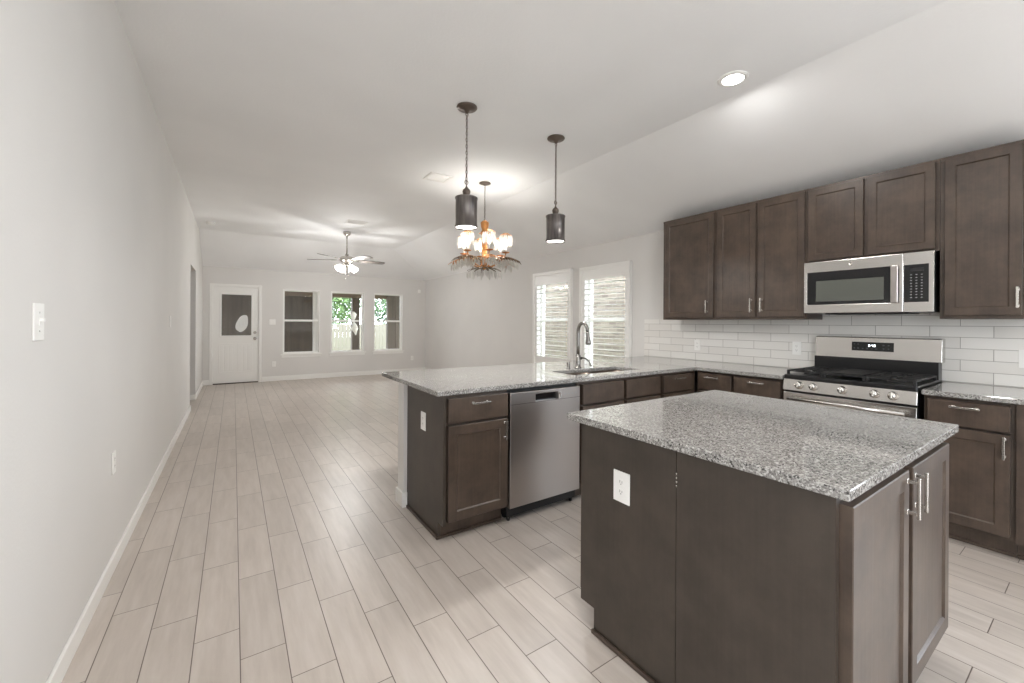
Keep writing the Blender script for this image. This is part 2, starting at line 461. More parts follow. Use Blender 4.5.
# right-hand windows with plantation shutters
frR = lambda a, b, d: Vector((XR - d, a, b))
for i, h in enumerate(W_RIGHT):
    sash_window('window_%d' % (i + 4), frR, h[0], h[1], h[2], h[3], .09, 1.375)
SH = [(3.612, 4.562, 2.128, 'white louvered shutter panel nearer the wall cabinets, faucet in front'),
      (4.749, 5.723, 2.15, 'white louvered shutter panel farther from the wall cabinets')]
for (y0, y1, zt, lb) in SH:
    zb = .60
    sh = thing('window_shutter', (XR, (y0 + y1) / 2, zb), lb + ', on the side wall', 'shutter', 'plantation shutters on the side wall')
    fw = .05
    obj('shutter_frame', MB().grid_solid(frR, [y0, y0 + fw, y1 - fw, y1], [zb, zb + fw, zt - fw, zt], lambda i, j: not (i == 1 and j == 1), .001, .055), MAT['trim'], sh, .004)
    s0, s1 = y0 + .075, y1 - .115
    L0, L1 = zb + .17, 1.94
    s0 = y0 + .085; s1 = y1 - .105
    pn = obj('shutter_panel', MB().grid_solid(frR, [y0 + fw, s0, s1, y1 - fw], [zb + fw, L0, L1, zt - fw], lambda i, j: not (i == 1 and j == 1), .012, .042), MAT['trim'], sh, .003)
    lv = MB(); z = L0 + .03
    while z < L1 - .02:
        n = 10; tilt = math.radians(3)
        poly = []
        for k in range(n):
            a = 2 * math.pi * k / n
            px, pz = .043 * math.cos(a), .0052 * math.sin(a)
            poly.append((.027 + px * math.cos(tilt), z + px * math.sin(tilt) + pz))
        vs = [(XR - d, y, zz) for y in (s0, s1) for d, zz in poly]
        lv.add(vs, [(k, (k + 1) % n, n + (k + 1) % n, n + k) for k in range(n)] + [list(range(n)), list(range(n, 2 * n))], True)
        z += .0775
    obj('louvers', lv, MAT['trim'], sh)
    for zz in (zb + .3, zt - .3): obj('hinge', MB().fbox(frR, y0 + fw - .006, y0 + fw + .006, zz, zz + .06, .042, .058), MAT['trim'], sh)

# ------------------------------------------------------------------ back door
fr = fr_y(YF)
dm = MB()
x0, x1, z0, z1 = -.346, .442, .02, 2.03
gx0, gx1, gz0, gz1 = -.209, .318, 1.01, 1.878
dm.grid_solid(fr, [x0, gx0, gx1, x1], [z0, gz0, gz1, z1], lambda i, j: not (i == 1 and j == 1), -.065, -.02)
door = struct('door_1', dm, MAT['trim'], bevel=.003)
door['label'] = 'white half-glass back door in the far wall'
ct = MB().grid_solid(fr, [-.405, -.356, .452, .504], [0, 2.04, 2.09], lambda i, j: not (i == 1 and j == 0), 0, .018)
ct.grid_solid(fr, [-.356, -.346, .442, .452], [0, 2.03, 2.04], lambda i, j: not (i == 1 and j == 0), -.09, .004)
struct('door_casing', ct, MAT['trim'], door, bevel=.003)
lf = MB().grid_solid(fr, [gx0 - .03, gx0 + .004, gx1 - .004, gx1 + .03], [gz0 - .03, gz0 + .004, gz1 - .004, gz1 + .03], lambda i, j: not (i == 1 and j == 1), -.02, -.008)
struct('glass_frame', lf, MAT['trim'], door, bevel=.003)
struct('window_pane', MB().fbox(fr, gx0, gx1, gz0, gz1, -.045, -.040), MAT['glass'], door)
pm = MB()
for (a0, a1) in ((-.25, .01), (.075, .335)):
    pm.grid_solid(fr, [a0, a0 + .012, a1 - .012, a1], [.24, .252, .828, .84], lambda i, j: not (i == 1 and j == 1), -.021, -.012)
    for k in range(3):
        a = a0 + .012 + (a1 - a0 - .024) * (k + .5) / 3
        pm.fbox(fr, a - .032, a + .032, .27, .81, -.021, -.016)
struct('raised_panel', pm, MAT['trim'], door, bevel=.002)
kb = MB().lathe((.38, YF + .02, .945), [(.0, .002), (.032, .002), (.032, .01), (.014, .014), (.012, .04), (.026, .05), (.03, .062), (.024, .075), (0, .08)], 20, axis=(0, -1, 0))
struct('door_knob', kb, MAT['nickel'], door)
kb = MB().lathe((.38, YF + .02, 1.074), [(0, .002), (.03, .002), (.028, .018), (0, .02)], 20, axis=(0, -1, 0)).box(.374, .386, YF - .02, YF + .004, 1.055, 1.093)
struct('deadbolt', kb, MAT['nickel'], door)
struct('threshold', MB().fbox(fr, -.346, .442, 0, .02, -.12, .01), simple('threshold_bronze', srgb(80, 72, 64), .5), door)
random.seed(4)
def blob(cx, cz, rx, rz, tilt, jag, n=40, seed=1):
    rnd = random.Random(seed); ph = [rnd.uniform(0, 6.28) for _ in range(4)]
    out = []
    for k in range(n):
        a = 2 * math.pi * k / n
        r = 1 + jag * (math.sin(2 * a + ph[0]) + .6 * math.sin(3 * a + ph[1]) + .4 * math.sin(5 * a + ph[2]))
        x, z = rx * r * math.cos(a), rz * r * math.sin(a)
        out.append((cx + x * math.cos(tilt) - z * math.sin(tilt), cz + x * math.sin(tilt) + z * math.cos(tilt)))
    return out
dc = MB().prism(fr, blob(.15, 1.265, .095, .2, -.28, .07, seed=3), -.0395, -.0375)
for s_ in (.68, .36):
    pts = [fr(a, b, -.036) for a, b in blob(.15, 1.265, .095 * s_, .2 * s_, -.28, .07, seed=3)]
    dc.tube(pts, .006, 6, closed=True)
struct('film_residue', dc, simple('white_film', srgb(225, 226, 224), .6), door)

# ------------------------------------------------------------------ wall plates
def plate(fr, a, b, w, h, label, cat, name, kind='outlet', gangs=1):
    base = fr(a, b, 0)
    t_ = thing(name, base, label, cat)
    obj('cover_plate', MB().fbox(fr, a - w / 2, a + w / 2, b - h / 2, b + h / 2, .0005, .006), MAT['plastic'], t_, .002)
    for g in range(gangs):
        ga = a + (g - (gangs - 1) / 2) * .046
        if kind == 'outlet':
            for db in (.019, -.019):
                rc = obj('receptacle', MB().prism(fr, [(ga + .014 * math.cos(q) , b + db + max(-.0125, min(.0125, .016 * math.sin(q)))) for q in [2 * math.pi * k / 20 for k in range(20)]], .005, .0075), MAT['plastic'], t_)
                obj('slot', MB().fbox(fr, ga - .0065, ga - .0045, b + db - .002, b + db + .008, .0072, .0078).fbox(fr, ga + .0045, ga + .0065, b + db - .002, b + db + .006, .0072, .0078).ring(fr(ga, b + db - .007, .0072), fr(ga, b + db - .007, .0078), .0022, .0022, 10), MAT['almond'], rc)
        elif kind == 'switch':
            obj('rocker', MB().fbox(fr, ga - .016, ga + .016, b - .033, b + .033, .005, .0085), MAT['plastic'], t_, .0015)
        elif kind == 'toggle':
            obj('toggle', MB().fbox(fr, ga - .005, ga + .005, b - .012, b + .012, .005, .009).fbox(fr, ga - .004, ga + .004, b + .001, b + .011, .009, .018), MAT['plastic'], t_, .001)
            for q in (.03, -.03): obj('screw', MB().ring(fr(ga, b + q, .006), fr(ga, b + q, .0072), .0028, .0028, 10), MAT['nickel'], t_)
    return t_
frL = fr_px(XL)
plate(frL, 1.99, 1.312, .085, .12, 'white toggle switch plate with grey shadow line on the long blank wall', 'light switch', 'light_switch', 'toggle')
plate(frL, 3.04, .565, .072, .115, 'white outlet plate low on the long blank wall above the baseboard', 'outlet', 'wall_outlet')
plate(frL, 5.40, 1.31, .072, .115, 'small white switch plate farther along the long blank wall, before the doorway opening', 'light switch', 'light_switch', 'switch')
plate(fr_y(YF), .704, 1.302, .118, .118, 'double white switch plate between back door and dark window', 'light switch', 'light_switch', 'switch', 2)
plate(fr_y(YF), .738, .376, .072, .115, 'white outlet plate under the switch beside the back door', 'outlet', 'wall_outlet')
plate(fr_y(YF), 3.868, .373, .072, .115, 'white outlet plate low on far wall past the last window', 'outlet', 'wall_outlet')
sn = thing('motion_sensor', (4.048, YF, 2.13), 'small white wall sensor high beside the last far window', 'sensor')
obj('housing', MB().prism(fr_y(YF), [(4.018, 2.09), (4.078, 2.09), (4.085, 2.15), (4.07, 2.185), (4.026, 2.185), (4.011, 2.15)], .0005, .035), MAT['plastic'], sn, .006)
obj('lens', MB().fbox(fr_y(YF), 4.026, 4.07, 2.10, 2.14, .034, .041), MAT['plastic'], sn, .003)
frB = fr_x(XR - .0102)
plate(frB, -2.68, 1.085, .072, .118, 'white outlet plate in backsplash tiles near the counter corner under the wall cabinets', 'outlet', 'wall_outlet')
plate(frB, -1.69, 1.102, .072, .118, 'white outlet plate in backsplash tiles just beside the range', 'outlet', 'wall_outlet')
plate(frB, -.348, 1.105, .072, .118, 'white outlet plate in backsplash tiles past the range, nearest the photo edge', 'outlet', 'wall_outlet')

# ------------------------------------------------------------------ cabinets
def shaker_mb(fr, a0, a1, b0, b1, d0=.0, t=.02, rail=.055, rec=.008, sl=.007):
    mb = MB(); d1 = d0 + t
    def loop(i, d): return [fr(a0 + i, b0 + i, d), fr(a1 - i, b0 + i, d), fr(a1 - i, b1 - i, d), fr(a0 + i, b1 - i, d)]
    e = .0025
    L = [loop(0, d0), loop(0, d1 - e), loop(e, d1), loop(rail, d1), loop(rail + .002, d1 - .002), loop(rail + sl, d1 - rec)]
    vs = [v for l in L for v in l]
    fs = [(3, 2, 1, 0)]
    for k in range(len(L) - 1):
        for i in range(4): fs.append((4 * k + i, 4 * k + (i + 1) % 4, 4 * k + 4 + (i + 1) % 4, 4 * k + 4 + i))
    k = len(L) - 1; fs.append((4 * k, 4 * k + 1, 4 * k + 2, 4 * k + 3))
    return mb.add(vs, fs)
def slab_mb(fr, a0, a1, b0, b1, d0=0, t=.02):
    mb = MB(); e = .004; d1 = d0 + t
    L = [[fr(a0, b0, d0), fr(a1, b0, d0), fr(a1, b1, d0), fr(a0, b1, d0)], [fr(a0, b0, d1 - e), fr(a1, b0, d1 - e), fr(a1, b1, d1 - e), fr(a0, b1, d1 - e)],
         [fr(a0 + e, b0 + e, d1), fr(a1 - e, b0 + e, d1), fr(a1 - e, b1 - e, d1), fr(a0 + e, b1 - e, d1)]]
    fs = [(3, 2, 1, 0)] + [(4 * k + i, 4 * k + (i + 1) % 4, 4 * k + 4 + (i + 1) % 4, 4 * k + 4 + i) for k in range(2) for i in range(4)] + [(8, 9, 10, 11)]
    return mb.add([v for l in L for v in l], fs)
def handle(fr, a, b, vertical, parent, d0=.02, L=.128, cc=.096):
    mb = MB()
    for s in (-1, 1):
        pa, pb = (a, b + s * cc / 2) if vertical else (a + s * cc / 2, b)
        mb.fbox(fr, pa - .0055, pa + .0055, pb - .0055, pb + .0055, d0, d0 + .026)
        mb.fbox(fr, pa - .008, pa + .008, pb - .008, pb + .008, d0, d0 + .004)
    w = .0058
    if vertical: mb.fbox(fr, a - w, a + w, b - L / 2, b + L / 2, d0 + .024, d0 + .033)
    else: mb.fbox(fr, a - L / 2, a + L / 2, b - w, b + w, d0 + .024, d0 + .033)
    return obj('handle', mb, MAT['nickel'], parent, .0018)
def door_part(fr, p, a0, a1, b0, b1, hnd=None, rail=.055):
    d = obj('door', shaker_mb(fr, a0, a1, b0, b1, -.0145, .0355, rail=rail), MAT['wood'], p)
    if hnd: handle(fr, hnd[0], hnd[1], True, d)
    return d
def drawer_part(fr, p, a0, a1, b0, b1, hnd=None):
    d = obj('drawer', slab_mb(fr, a0, a1, b0, b1, -.0145, .0355), MAT['wood'], p)
    if hnd: handle(fr, hnd[0], hnd[1], False, d)
    return d

BZ = .883      # underside of the stone
def carcass(fr, a0, a1, depth, p, top=BZ, toe=True, hole=None):
    mb = MB()
    mb.fbox(fr, a0, a1, .102, top, -depth, 0)
    obj('cabinet_body', mb, MAT['wood'], p)
    if toe:
        obj('toe_kick', MB().fbox(fr, a0, a1, 0, .102, -depth, -.075), MAT['wood'], p)

PY = 2.294     # face plane of the peninsula run
fP = fr_y(PY)
PB = 2.916 - PY
# end unit with drawer over door
cb = thing('base_cabinet', (1.26, PY + .3, 0), 'peninsula end cabinet with one drawer over one door, beside the dishwasher', 'cabinet', 'base cabinets')
e = MB().prism(lambda a, b, d: Vector((1.045 - d, a, b)), [(PY, .102), (PY + .075, .102), (PY + .075, 0), (2.916, 0), (2.916, BZ), (PY, BZ)], 0, .018)
obj('end_panel', e, MAT['panel'], cb)
obj('cabinet_body', MB().box(1.046, 1.479, PY + .015, 2.916, .102, BZ), MAT['wood'], cb)
obj('toe_kick', MB().box(1.046, 1.479, PY + .075, 2.916, 0, .102), MAT['wood'], cb)
obj('shoe_molding', MB().box(1.014, 1.0265, PY + .062, 2.898, 0, .02).box(1.014, 1.479, PY + .062, PY + .074, 0, .02), MAT['wood'], cb, .004)
drawer_part(fP, cb, 1.052, 1.471, .714, .862, (1.262, .824))
door_part(fP, cb, 1.052, 1.471, .125, .698, (1.446, .625))
plate(fr_x(1.027), -2.605, .672, .078, .118, 'white outlet plate on the end panel of the peninsula', 'outlet', 'wall_outlet')

# dishwasher
DX0, DX1 = 1.484, 2.094
dw = thing('dishwasher', ((DX0 + DX1) / 2, PY + .3, 0), 'stainless steel dishwasher with black pocket handle built into the peninsula', 'dishwasher')
obj('tub', MB().box(DX0 + .004, DX1 - .004, PY + .02, 2.9, .03, .878), MAT['rubber'], dw)
dd = MB().grid_solid(fr_y(PY + .02), [DX0, 1.69, 1.885, DX1], [.102, .785, .835, .858], lambda i, j: not (i == 1 and j == 1), 0, .046)
dr_ = obj('door', dd, MAT['steel_v'], dw, .004)
pk = MB().box(1.688, 1.887, PY + .0, PY + .018, .783, .837)
obj('pocket_handle', pk, MAT['blackglass'], dr_)
obj('control_line', MB().fbox(fr_y(PY - .026), DX0 + .004, DX1 - .004, .7795, .7815, 0, .0006), MAT['rubber'], dr_)
obj('badge', MB().fbox(fr_y(PY - .026), 1.895, 1.912, .79, .83, 0, .004), MAT['nickel'], dr_)
for k in range(4): obj('button', MB().fbox(fr_y(PY - .026), 1.945 + .034 * k, 1.957 + .034 * k, .808, .816, 0, .0012), MAT['key'], dr_)
obj('kick_plate', MB().box(DX0 + .01, DX1 - .01, PY + .06, PY + .09, .012, .10), MAT['blackmetal'], dw)
for xx in (DX0 + .03, DX1 - .03): obj('levelling_foot', MB().ring((xx, PY + .04, 0), (xx, PY + .04, .035), .012, .012, 10), MAT['blackmetal'], dw)

# sink base and drawer unit
cb = thing('base_cabinet', (2.58, PY + .3, 0), 'sink base cabinet with two false drawer fronts and two doors, beside the dishwasher', 'cabinet', 'base cabinets')
# open-topped body so the bowls hang inside
b_ = MB().box(2.10, 2.118, PY + .015, 2.916, .102, BZ).box(3.045, 3.063, PY + .015, 2.916, .102, BZ).box(2.118, 3.045, PY + .015, 2.916, .102, .12).box(2.118, 3.045, 2.898, 2.916, .12, BZ).box(2.118, 3.045, PY + .015, PY + .035, .12, BZ)
obj('cabinet_body', b_, MAT['wood'], cb)
obj('toe_kick', MB().box(2.10, 3.063, PY + .075, PY + .095, 0, .102), MAT['wood'], cb)
for (a0, a1, ha) in ((2.131, 2.577, 2.545), (2.609, 3.039, 2.640)):
    obj('drawer_front', slab_mb(fP, a0, a1, .714, .862, -.0145, .0355), MAT['wood'], cb)
    door_part(fP, cb, a0, a1, .125, .698, (ha, .62))
cb = thing('base_cabinet', (3.29, PY + .3, 0), 'narrow cabinet with one drawer over one door between the sink fronts and inner counter corner', 'cabinet', 'base cabinets')
obj('cabinet_body', MB().box(3.066, 3.595, PY + .015, 2.916, .102, BZ), MAT['wood'], cb)
obj('toe_kick', MB().box(3.066, 3.67, PY + .075, 2.9, 0, .102), MAT['wood'], cb)
drawer_part(fP, cb, 3.087, 3.495, .714, .862, (3.30, .828))
door_part(fP, cb, 3.087, 3.495, .125, .698, (3.113, .62))

# wall-side run
WX = 3.595
fW = fr_x(WX)
WD = XR - .012 - WX
def wall_unit(y0, y1, fronts, label, loc=None):
    c_ = thing('base_cabinet', (WX + .3, (y0 + y1) / 2, 0), label, 'cabinet', 'base cabinets')
    obj('cabinet_body', MB().box(WX + .015, XR - .011, y0, y1, .102, BZ), MAT['wood'], c_)
    obj('toe_kick', MB().box(WX + .075, XR - .011, y0, y1, 0, .102), MAT['wood'], c_)
    for f in fronts:
        (drawer_part if f[0] == 'w' else door_part)(fW, c_, -f[2], -f[1], f[3], f[4], f[5])
    return c_
wall_unit(1.934, 2.290, [('w', 1.947, 2.262, .714, .862, (-2.12, .828)), ('d', 1.947, 2.262, .125, .698, (-1.975, .62))], 'base cabinet with drawer and door in the inner counter corner, second unit from the range')
wall_unit(1.532, 1.932, [('w', 1.547, 1.922, .714, .862, (-1.73, .828)), ('d', 1.547, 1.922, .125, .698, (-1.58, .62))], 'base cabinet with drawer and door touching the range, on its sink side')
wu = wall_unit(.335, .714, [('w', .354, .695, .715, .864, (-.531, .829)), ('d', .354, .695, .127, .701, (-.376, .629))], 'base cabinet with drawer and door beside the range, on the side away from the sink')
obj('shoe_molding', MB().box(WX + .06, WX + .074, .335, .714, 0, .02), MAT['wood'], wu, .004)
cb = thing('filler_panel', (WX + .3, -.1, 0), 'plain dark base panel with no front at the photo edge, past the last base cabinet', 'cabinet panel')
obj('panel_face', MB().box(WX - .006, XR - .011, -.55, .333, .102, BZ), MAT['wood'], cb)
obj('toe_kick', MB().box(WX + .075, XR - .011, -.55, .333, 0, .102), MAT['wood'], cb)
obj('shoe_molding', MB().box(WX + .06, WX + .074, -.55, .333, 0, .02), MAT['wood'], cb, .004)

# counters
ct = MB().grid_solid(lambda a, b, d: Vector((a, b, d)), [.979, 2.18, 2.55, 2.585, 2.96, 3.565, XR - .0125], [1.528, 2.273, 2.43, 2.72, 3.391],
                     lambda i, j: (j == 0 and i == 5) or (j > 0 and not (j == 2 and i in (1, 3, 2))), .884, .914)
tag(obj('countertop', ct, MAT['granite'], None, .003), 'speckled grey granite countertop of the peninsula, L-shaped, with the sink cut in', 'countertop')
ct = MB().box(3.565, XR - .0125, -.55, .7195, .884, .914)
tag(obj('countertop', ct, MAT['granite'], None, .003), 'short speckled grey granite countertop past the range at the photo edge', 'countertop')
ct = MB().box(1.238, 2.435, .377, 1.427, .884, .914)
tag(obj('countertop', ct, MAT['granite'], None, .003), 'rectangular speckled grey granite slab on the island', 'countertop')

# sink: two bowls under the stone
sk = thing('sink', (2.54, 2.57, .883), 'double-bowl undermount metal sink set in the peninsula stone', 'sink')
def bowl(x0, x1, y0, y1, zt, zb, r=.05):
    mb = MB(); rings = []
    def rr(i, z, rad):
        pts = []
        for (cx, cy, a0) in ((x1 - i - rad, y1 - i - rad, 0), (x0 + i + rad, y1 - i - rad, 90), (x0 + i + rad, y0 + i + rad, 180), (x1 - i - rad, y0 + i + rad, 270)):
            for k in range(5):
                a = math.radians(a0 + 22.5 * k); pts.append((cx + rad * math.cos(a), cy + rad * math.sin(a), z))
        return pts
    L = [rr(-.018, zt, r), rr(0, zt, r), rr(.004, zt - .02, r), rr(.012, zb + .03, r), rr(.03, zb + .006, r), rr(.08, zb, .03)]
    n = 20; vs = [v for l in L for v in l]
    fs = [(k * n + i, k * n + (i + 1) % n, (k + 1) * n + (i + 1) % n, (k + 1) * n + i) for k in range(len(L) - 1) for i in range(n)]
    mb.add(vs, fs, True); mb.add(L[-1], [list(range(n))])
    return mb
for (a, b) in ((2.185, 2.56), (2.585, 2.955)):
    bw = obj('bowl', bowl(a, b, 2.435, 2.715, .8825, .70), MAT['sinkm'], sk)
    obj('drain', MB().lathe(((a + b) / 2, 2.60, .7005), [(0, .001), (.03, .001), (.042, .004), (.045, .0)], 20), MAT['chrome'], bw)

# faucet
fa = thing('faucet', (2.554, 2.795, .914), 'tall brushed gooseneck kitchen faucet with pull-down spray head behind the sink', 'faucet')
obj('base', MB().lathe((2.554, 2.795, .9145), [(0, 0), (.032, 0), (.032, .006), (.024, .012), (.0225, .055), (.0225, .115), (.015, .12), (0, .12)], 20), MAT['chrome'], fa)
pts = [(2.554, 2.795, 1.02), (2.554, 2.795, 1.12), (2.554, 2.795, 1.22)]
for k in range(0, 11):
    a = math.pi * k / 10; pts.append((2.554, 2.795 - .06 * (1 - math.cos(a)), 1.24 + .08 * math.sin(a)))
obj('spout', MB().tube(pts, .015, 12), MAT['chrome'], fa)
obj('spray_head', MB().lathe((2.554, 2.675, 1.24), [(0, .004), (.0145, .004), (.0155, -.01), (.0155, -.04), (.024, -.085), (.024, -.105), (.018, -.112), (0, -.112)], 16, axis=(0, .12, 1)), MAT['chrome'], fa)
hn = MB().ring((2.562, 2.795, 1.0), (2.594, 2.795, 1.0), .016, .014, 14).tube([(2.588, 2.793, 1.005), (2.62, 2.77, 1.0), (2.63, 2.73, .97), (2.625, 2.70, .935)], [.008, .007, .006, .007], 10)
obj('lever', hn, MAT['chrome'], fa)
sd = MB().lathe((2.434, 2.79, .9145), [(0, 0), (.02, 0), (.02, .004), (.0155, .008), (.0155, .05), (.013, .058), (0, .06)], 16)
tag(obj('air_gap', sd, MAT['chrome']), 'short metal sink air gap cap standing beside the faucet', 'air gap')

# ------------------------------------------------------------------ island: two back-to-back cabinets
IX0, IX1 = 1.27, 2.33
IY0, IY1 = .405, 1.362
SEAM = .883
nr = thing('island_cabinet', (1.8, .64, 0), 'island cabinet half with two shaker doors and long bar handles, nearest the viewer', 'cabinet', 'island cabinets')
frr = thing('island_cabinet', (1.8, 1.12, 0), 'island cabinet half with a white outlet plate on its side, facing the dishwasher', 'cabinet', 'island cabinets')
frs = lambda a, b, d: Vector((IX0 + .02 - d, a, b))
obj('side_panel', MB().prism(frs, [(IY0 + .01, .102), (IY0 + .085, .102), (IY0 + .085, 0), (SEAM - .0015, 0), (SEAM - .0015, BZ), (IY0 + .01, BZ)], 0, .02), MAT['panel'], nr)
obj('cabinet_body', MB().box(IX0 + .021, IX1 - .001, IY0 + .015, SEAM - .003, .102, BZ), MAT['wood'], nr)
obj('toe_kick', MB().box(IX0 + .021, IX1 - .001, IY0 + .075, SEAM - .003, 0, .102), MAT['wood'], nr)
fI = fr_y(IY0)
door_part(fI, nr, 1.289, 1.772, .135, .856, (1.750, .779))
door_part(fI, nr, 1.816, 2.311, .135, .856, (1.838, .779))
hb = MB()
for k in range(4): hb.ring((IX0 - .005, SEAM - .0045, .752 + .014 * k), (IX0 - .005, SEAM - .0045, .760 + .014 * k), .003, .003, 8)
obj('hinge_pin', hb, MAT['nickel'], nr)
obj('side_panel', MB().prism(frs, [(IY1 + .0, .102), (IY1 + .0, BZ), (SEAM + .0015, BZ), (SEAM + .0015, 0), (1.28, 0), (1.28, .102)], 0, .02), MAT['panel'], frr)
obj('cabinet_body', MB().box(IX0 + .021, IX1 - .001, SEAM + .003, IY1 - .015, .102, BZ), MAT['wood'], frr)
obj('toe_kick', MB().box(IX0 + .021, IX1 - .001, SEAM + .003, 1.28, 0, .102), MAT['wood'], frr)
fJ = fr_py(IY1)
door_part(fJ, frr, -1.772, -1.285, .135, .856, (-1.75, .779))
door_part(fJ, frr, -2.311, -1.816, .135, .856, (-1.838, .779))
obj('shoe_molding', MB().box(IX0 - .014, IX0 - .0005, .50, SEAM - .001, 0, .018), MAT['wood'], nr, .004)
obj('shoe_molding', MB().box(IX0 - .014, IX0 - .0005, SEAM + .001, 1.285, 0, .018), MAT['wood'], frr, .004)
plate(fr_x(IX0), -1.128, .670, .082, .122, 'white duplex outlet plate on the side of the island', 'outlet', 'wall_outlet')

# ------------------------------------------------------------------ upper cabinets
UX = 3.906
fU = fr_x(UX)
def upper(y0, y1, z0, z1, doors, label, g='wall cabinets above the range wall'):
    c_ = thing('wall_cabinet', (UX + .16, (y0 + y1) / 2, z0), label, 'wall cabinet', g)
    b = MB().box(UX, XR - .001, y0, y1, z0, z1 - .02)
    obj('cabinet_body', b, MAT['wood'], c_)
    obj('top_strip', MB().box(UX - .004, UX + .02, y0, y1, z1 - .02, z1), MAT['wood'], c_)
    for (a0, a1, b0, b1, h) in doors:
        d = obj('door', shaker_mb(fU, -a1, -a0, b0, b1, .001, rail=.05), MAT['wood'], c_)
        if h is not None: handle(fU, -h, z0 + .128, True, d)
    return c_
UT = 2.441
upper(2.283, 2.893, 1.362, UT, [(2.301, 2.857, 1.384, 2.420, 2.364)], 'wide single-door brown wall cabinet next to the shuttered windows, end of its row')
upper(1.491, 2.281, 1.362, UT, [(1.898, 2.260, 1.384, 2.420, 1.932), (1.503, 1.876, 1.384, 2.420, 1.842)], 'tall two-door brown wall cabinet between the single-door cabinet and the microwave')
upper(.701, 1.489, 1.822, UT, [(1.112, 1.476, 1.838, 2.420, None), (.720, 1.087, 1.838, 2.420, None)], 'short two-door brown wall cabinet directly above the microwave')
upper(.30, .699, 1.362, UT, [(.342, .676, 1.384, 2.420, .358)], 'tall single-door brown wall cabinet past the microwave at the photo edge')

# ------------------------------------------------------------------ microwave
mw = thing('microwave', (4.03, 1.1, 1.405), 'stainless over-the-range microwave with dark window and black keypad', 'microwave')
MX = 3.83
fM = fr_x(MX)
obj('case', MB().box(MX + .03, XR - .011, .716, 1.482, 1.408, 1.818), MAT['blackmetal'], mw)
dd = MB().grid_solid(fM, [-1.483, -1.459, -.894, -.8695], [1.41, 1.477, 1.735, 1.818], lambda i, j: not (i == 1 and j == 1), -.03, 0)
md = obj('door', dd, MAT['steel'], mw, .003)
obj('window_glass', MB().fbox(fM, -1.459, -.894, 1.477, 1.735, -.02, -.003), MAT['blackglass'], md)
obj('window_screen', MB().fbox(fM, -1.398, -.975, 1.502, 1.665, -.0029, -.0022), MAT['ovenwin'], md)
hm = MB().fbox(fM, -.931, -.891, 1.474, 1.737, .018, .030).fbox(fM, -.925, -.897, 1.482, 1.5, -.004, .02).fbox(fM, -.925, -.897, 1.712, 1.73, -.004, .02)
obj('handle', hm, MAT['steel_v'], md, .004)
cp = obj('control_panel', MB().grid_solid(fM, [-.8675, -.866, -.739, -.714], [1.41, 1.477, 1.735, 1.818], lambda i, j: not (i == 1 and j == 1), -.03, 0), MAT['steel'], mw, .002)
obj('keypad', MB().fbox(fM, -.866, -.739, 1.477, 1.735, -.02, -.0015), MAT['blackglass'], cp)
ky = MB()
for r in range(9):
    for c in range(3):
        a = -.828 + .027 * c; b = 1.665 - .0195 * r
        ky.fbox(fM, a - .0045, a + .0045, b - .0016, b + .0016, -.0014, -.0008)
obj('key_marks', ky, MAT['key'], cp)
obj('display', MB().fbox(fM, -.832, -.765, 1.69, 1.712, -.0014, -.0008), MAT['rubber'], cp)
lg = MB().lathe(tuple(fM(-1.172, 1.781, .0)), [(0, .0005), (.0125, .0005), (.0135, .0018), (.0125, .003), (.0112, .0014), (0, .0014)], 24, axis=(-1, 0, 0))
pts = [fM(-1.1765 + .004 * math.cos(a), 1.781 + .005 * math.sin(a), .003) for a in [math.radians(30 + 30 * k) for k in range(11)]]
lg.tube(pts, .0009, 5).tube([fM(-1.1765, 1.7805, .003), fM(-1.1725, 1.7805, .003)], .0009, 5)
lg.tube([fM(-1.1695, 1.786, .003), fM(-1.1695, 1.776, .003), fM(-1.1645, 1.776, .003)], .0009, 5).tube([fM(-1.1695, 1.786, .003), fM(-1.1645, 1.786, .003)], .0009, 5).tube([fM(-1.1695, 1.781, .003), fM(-1.1655, 1.781, .003)], .0009, 5)
obj('round_logo', lg, MAT['nickel'], md)
obj('vent_grille', MB().box(MX + .05, 4.15, .85, 1.35, 1.400, 1.408), MAT['rubber'], mw)

# ------------------------------------------------------------------ range
rg = thing('range', (3.89, 1.13, 0), 'freestanding stainless gas range with five knobs and black cast iron grates', 'range')
RX = 3.56
fG = fr_x(RX)
RY0, RY1 = .737, 1.520
obj('body', MB().box(RX + .03, 4.15, RY0 + .004, RY1 - .004, .03, .889), MAT['blackmetal'], rg)
# angled control panel
cpn = MB()
frk = lambda a, b, d: Vector((a, d, b))
cpn.prism(frk, [(RX - .004, .808), (RX + .05, .808), (RX + .05, .893), (RX + .012, .893)], RY0, RY1)
cpo = obj('control_panel', cpn, MAT['steel'], rg, .003)
for ky_ in (1.410, 1.315, 1.135, .952, .856):
    n = Vector((-.98, 0, .19)).normalized()
    c0 = Vector((RX + .0045, ky_, .853))
    kb = MB().lathe(tuple(c0), [(0, -.002), (.0285, -.002), (.0285, .004), (.023, .006), (.021, .030), (.018, .034), (0, .034)], 24, axis=tuple(n))
    k_ = obj('knob', kb, MAT['nickel'], cpo)
    gr = MB(); u = Vector((0, 0, 1)) - n * n.z; u.normalize(); w = n.cross(u)
    fk = lambda a, b, d, c0=c0, n=n, u=u, w=w: c0 + w * a + u * b + n * d
    gr.fbox(fk, -.0045, .0045, -.021, .021, .033, .041)
    obj('knob_grip', gr, MAT['nickel'], k_, .0015)
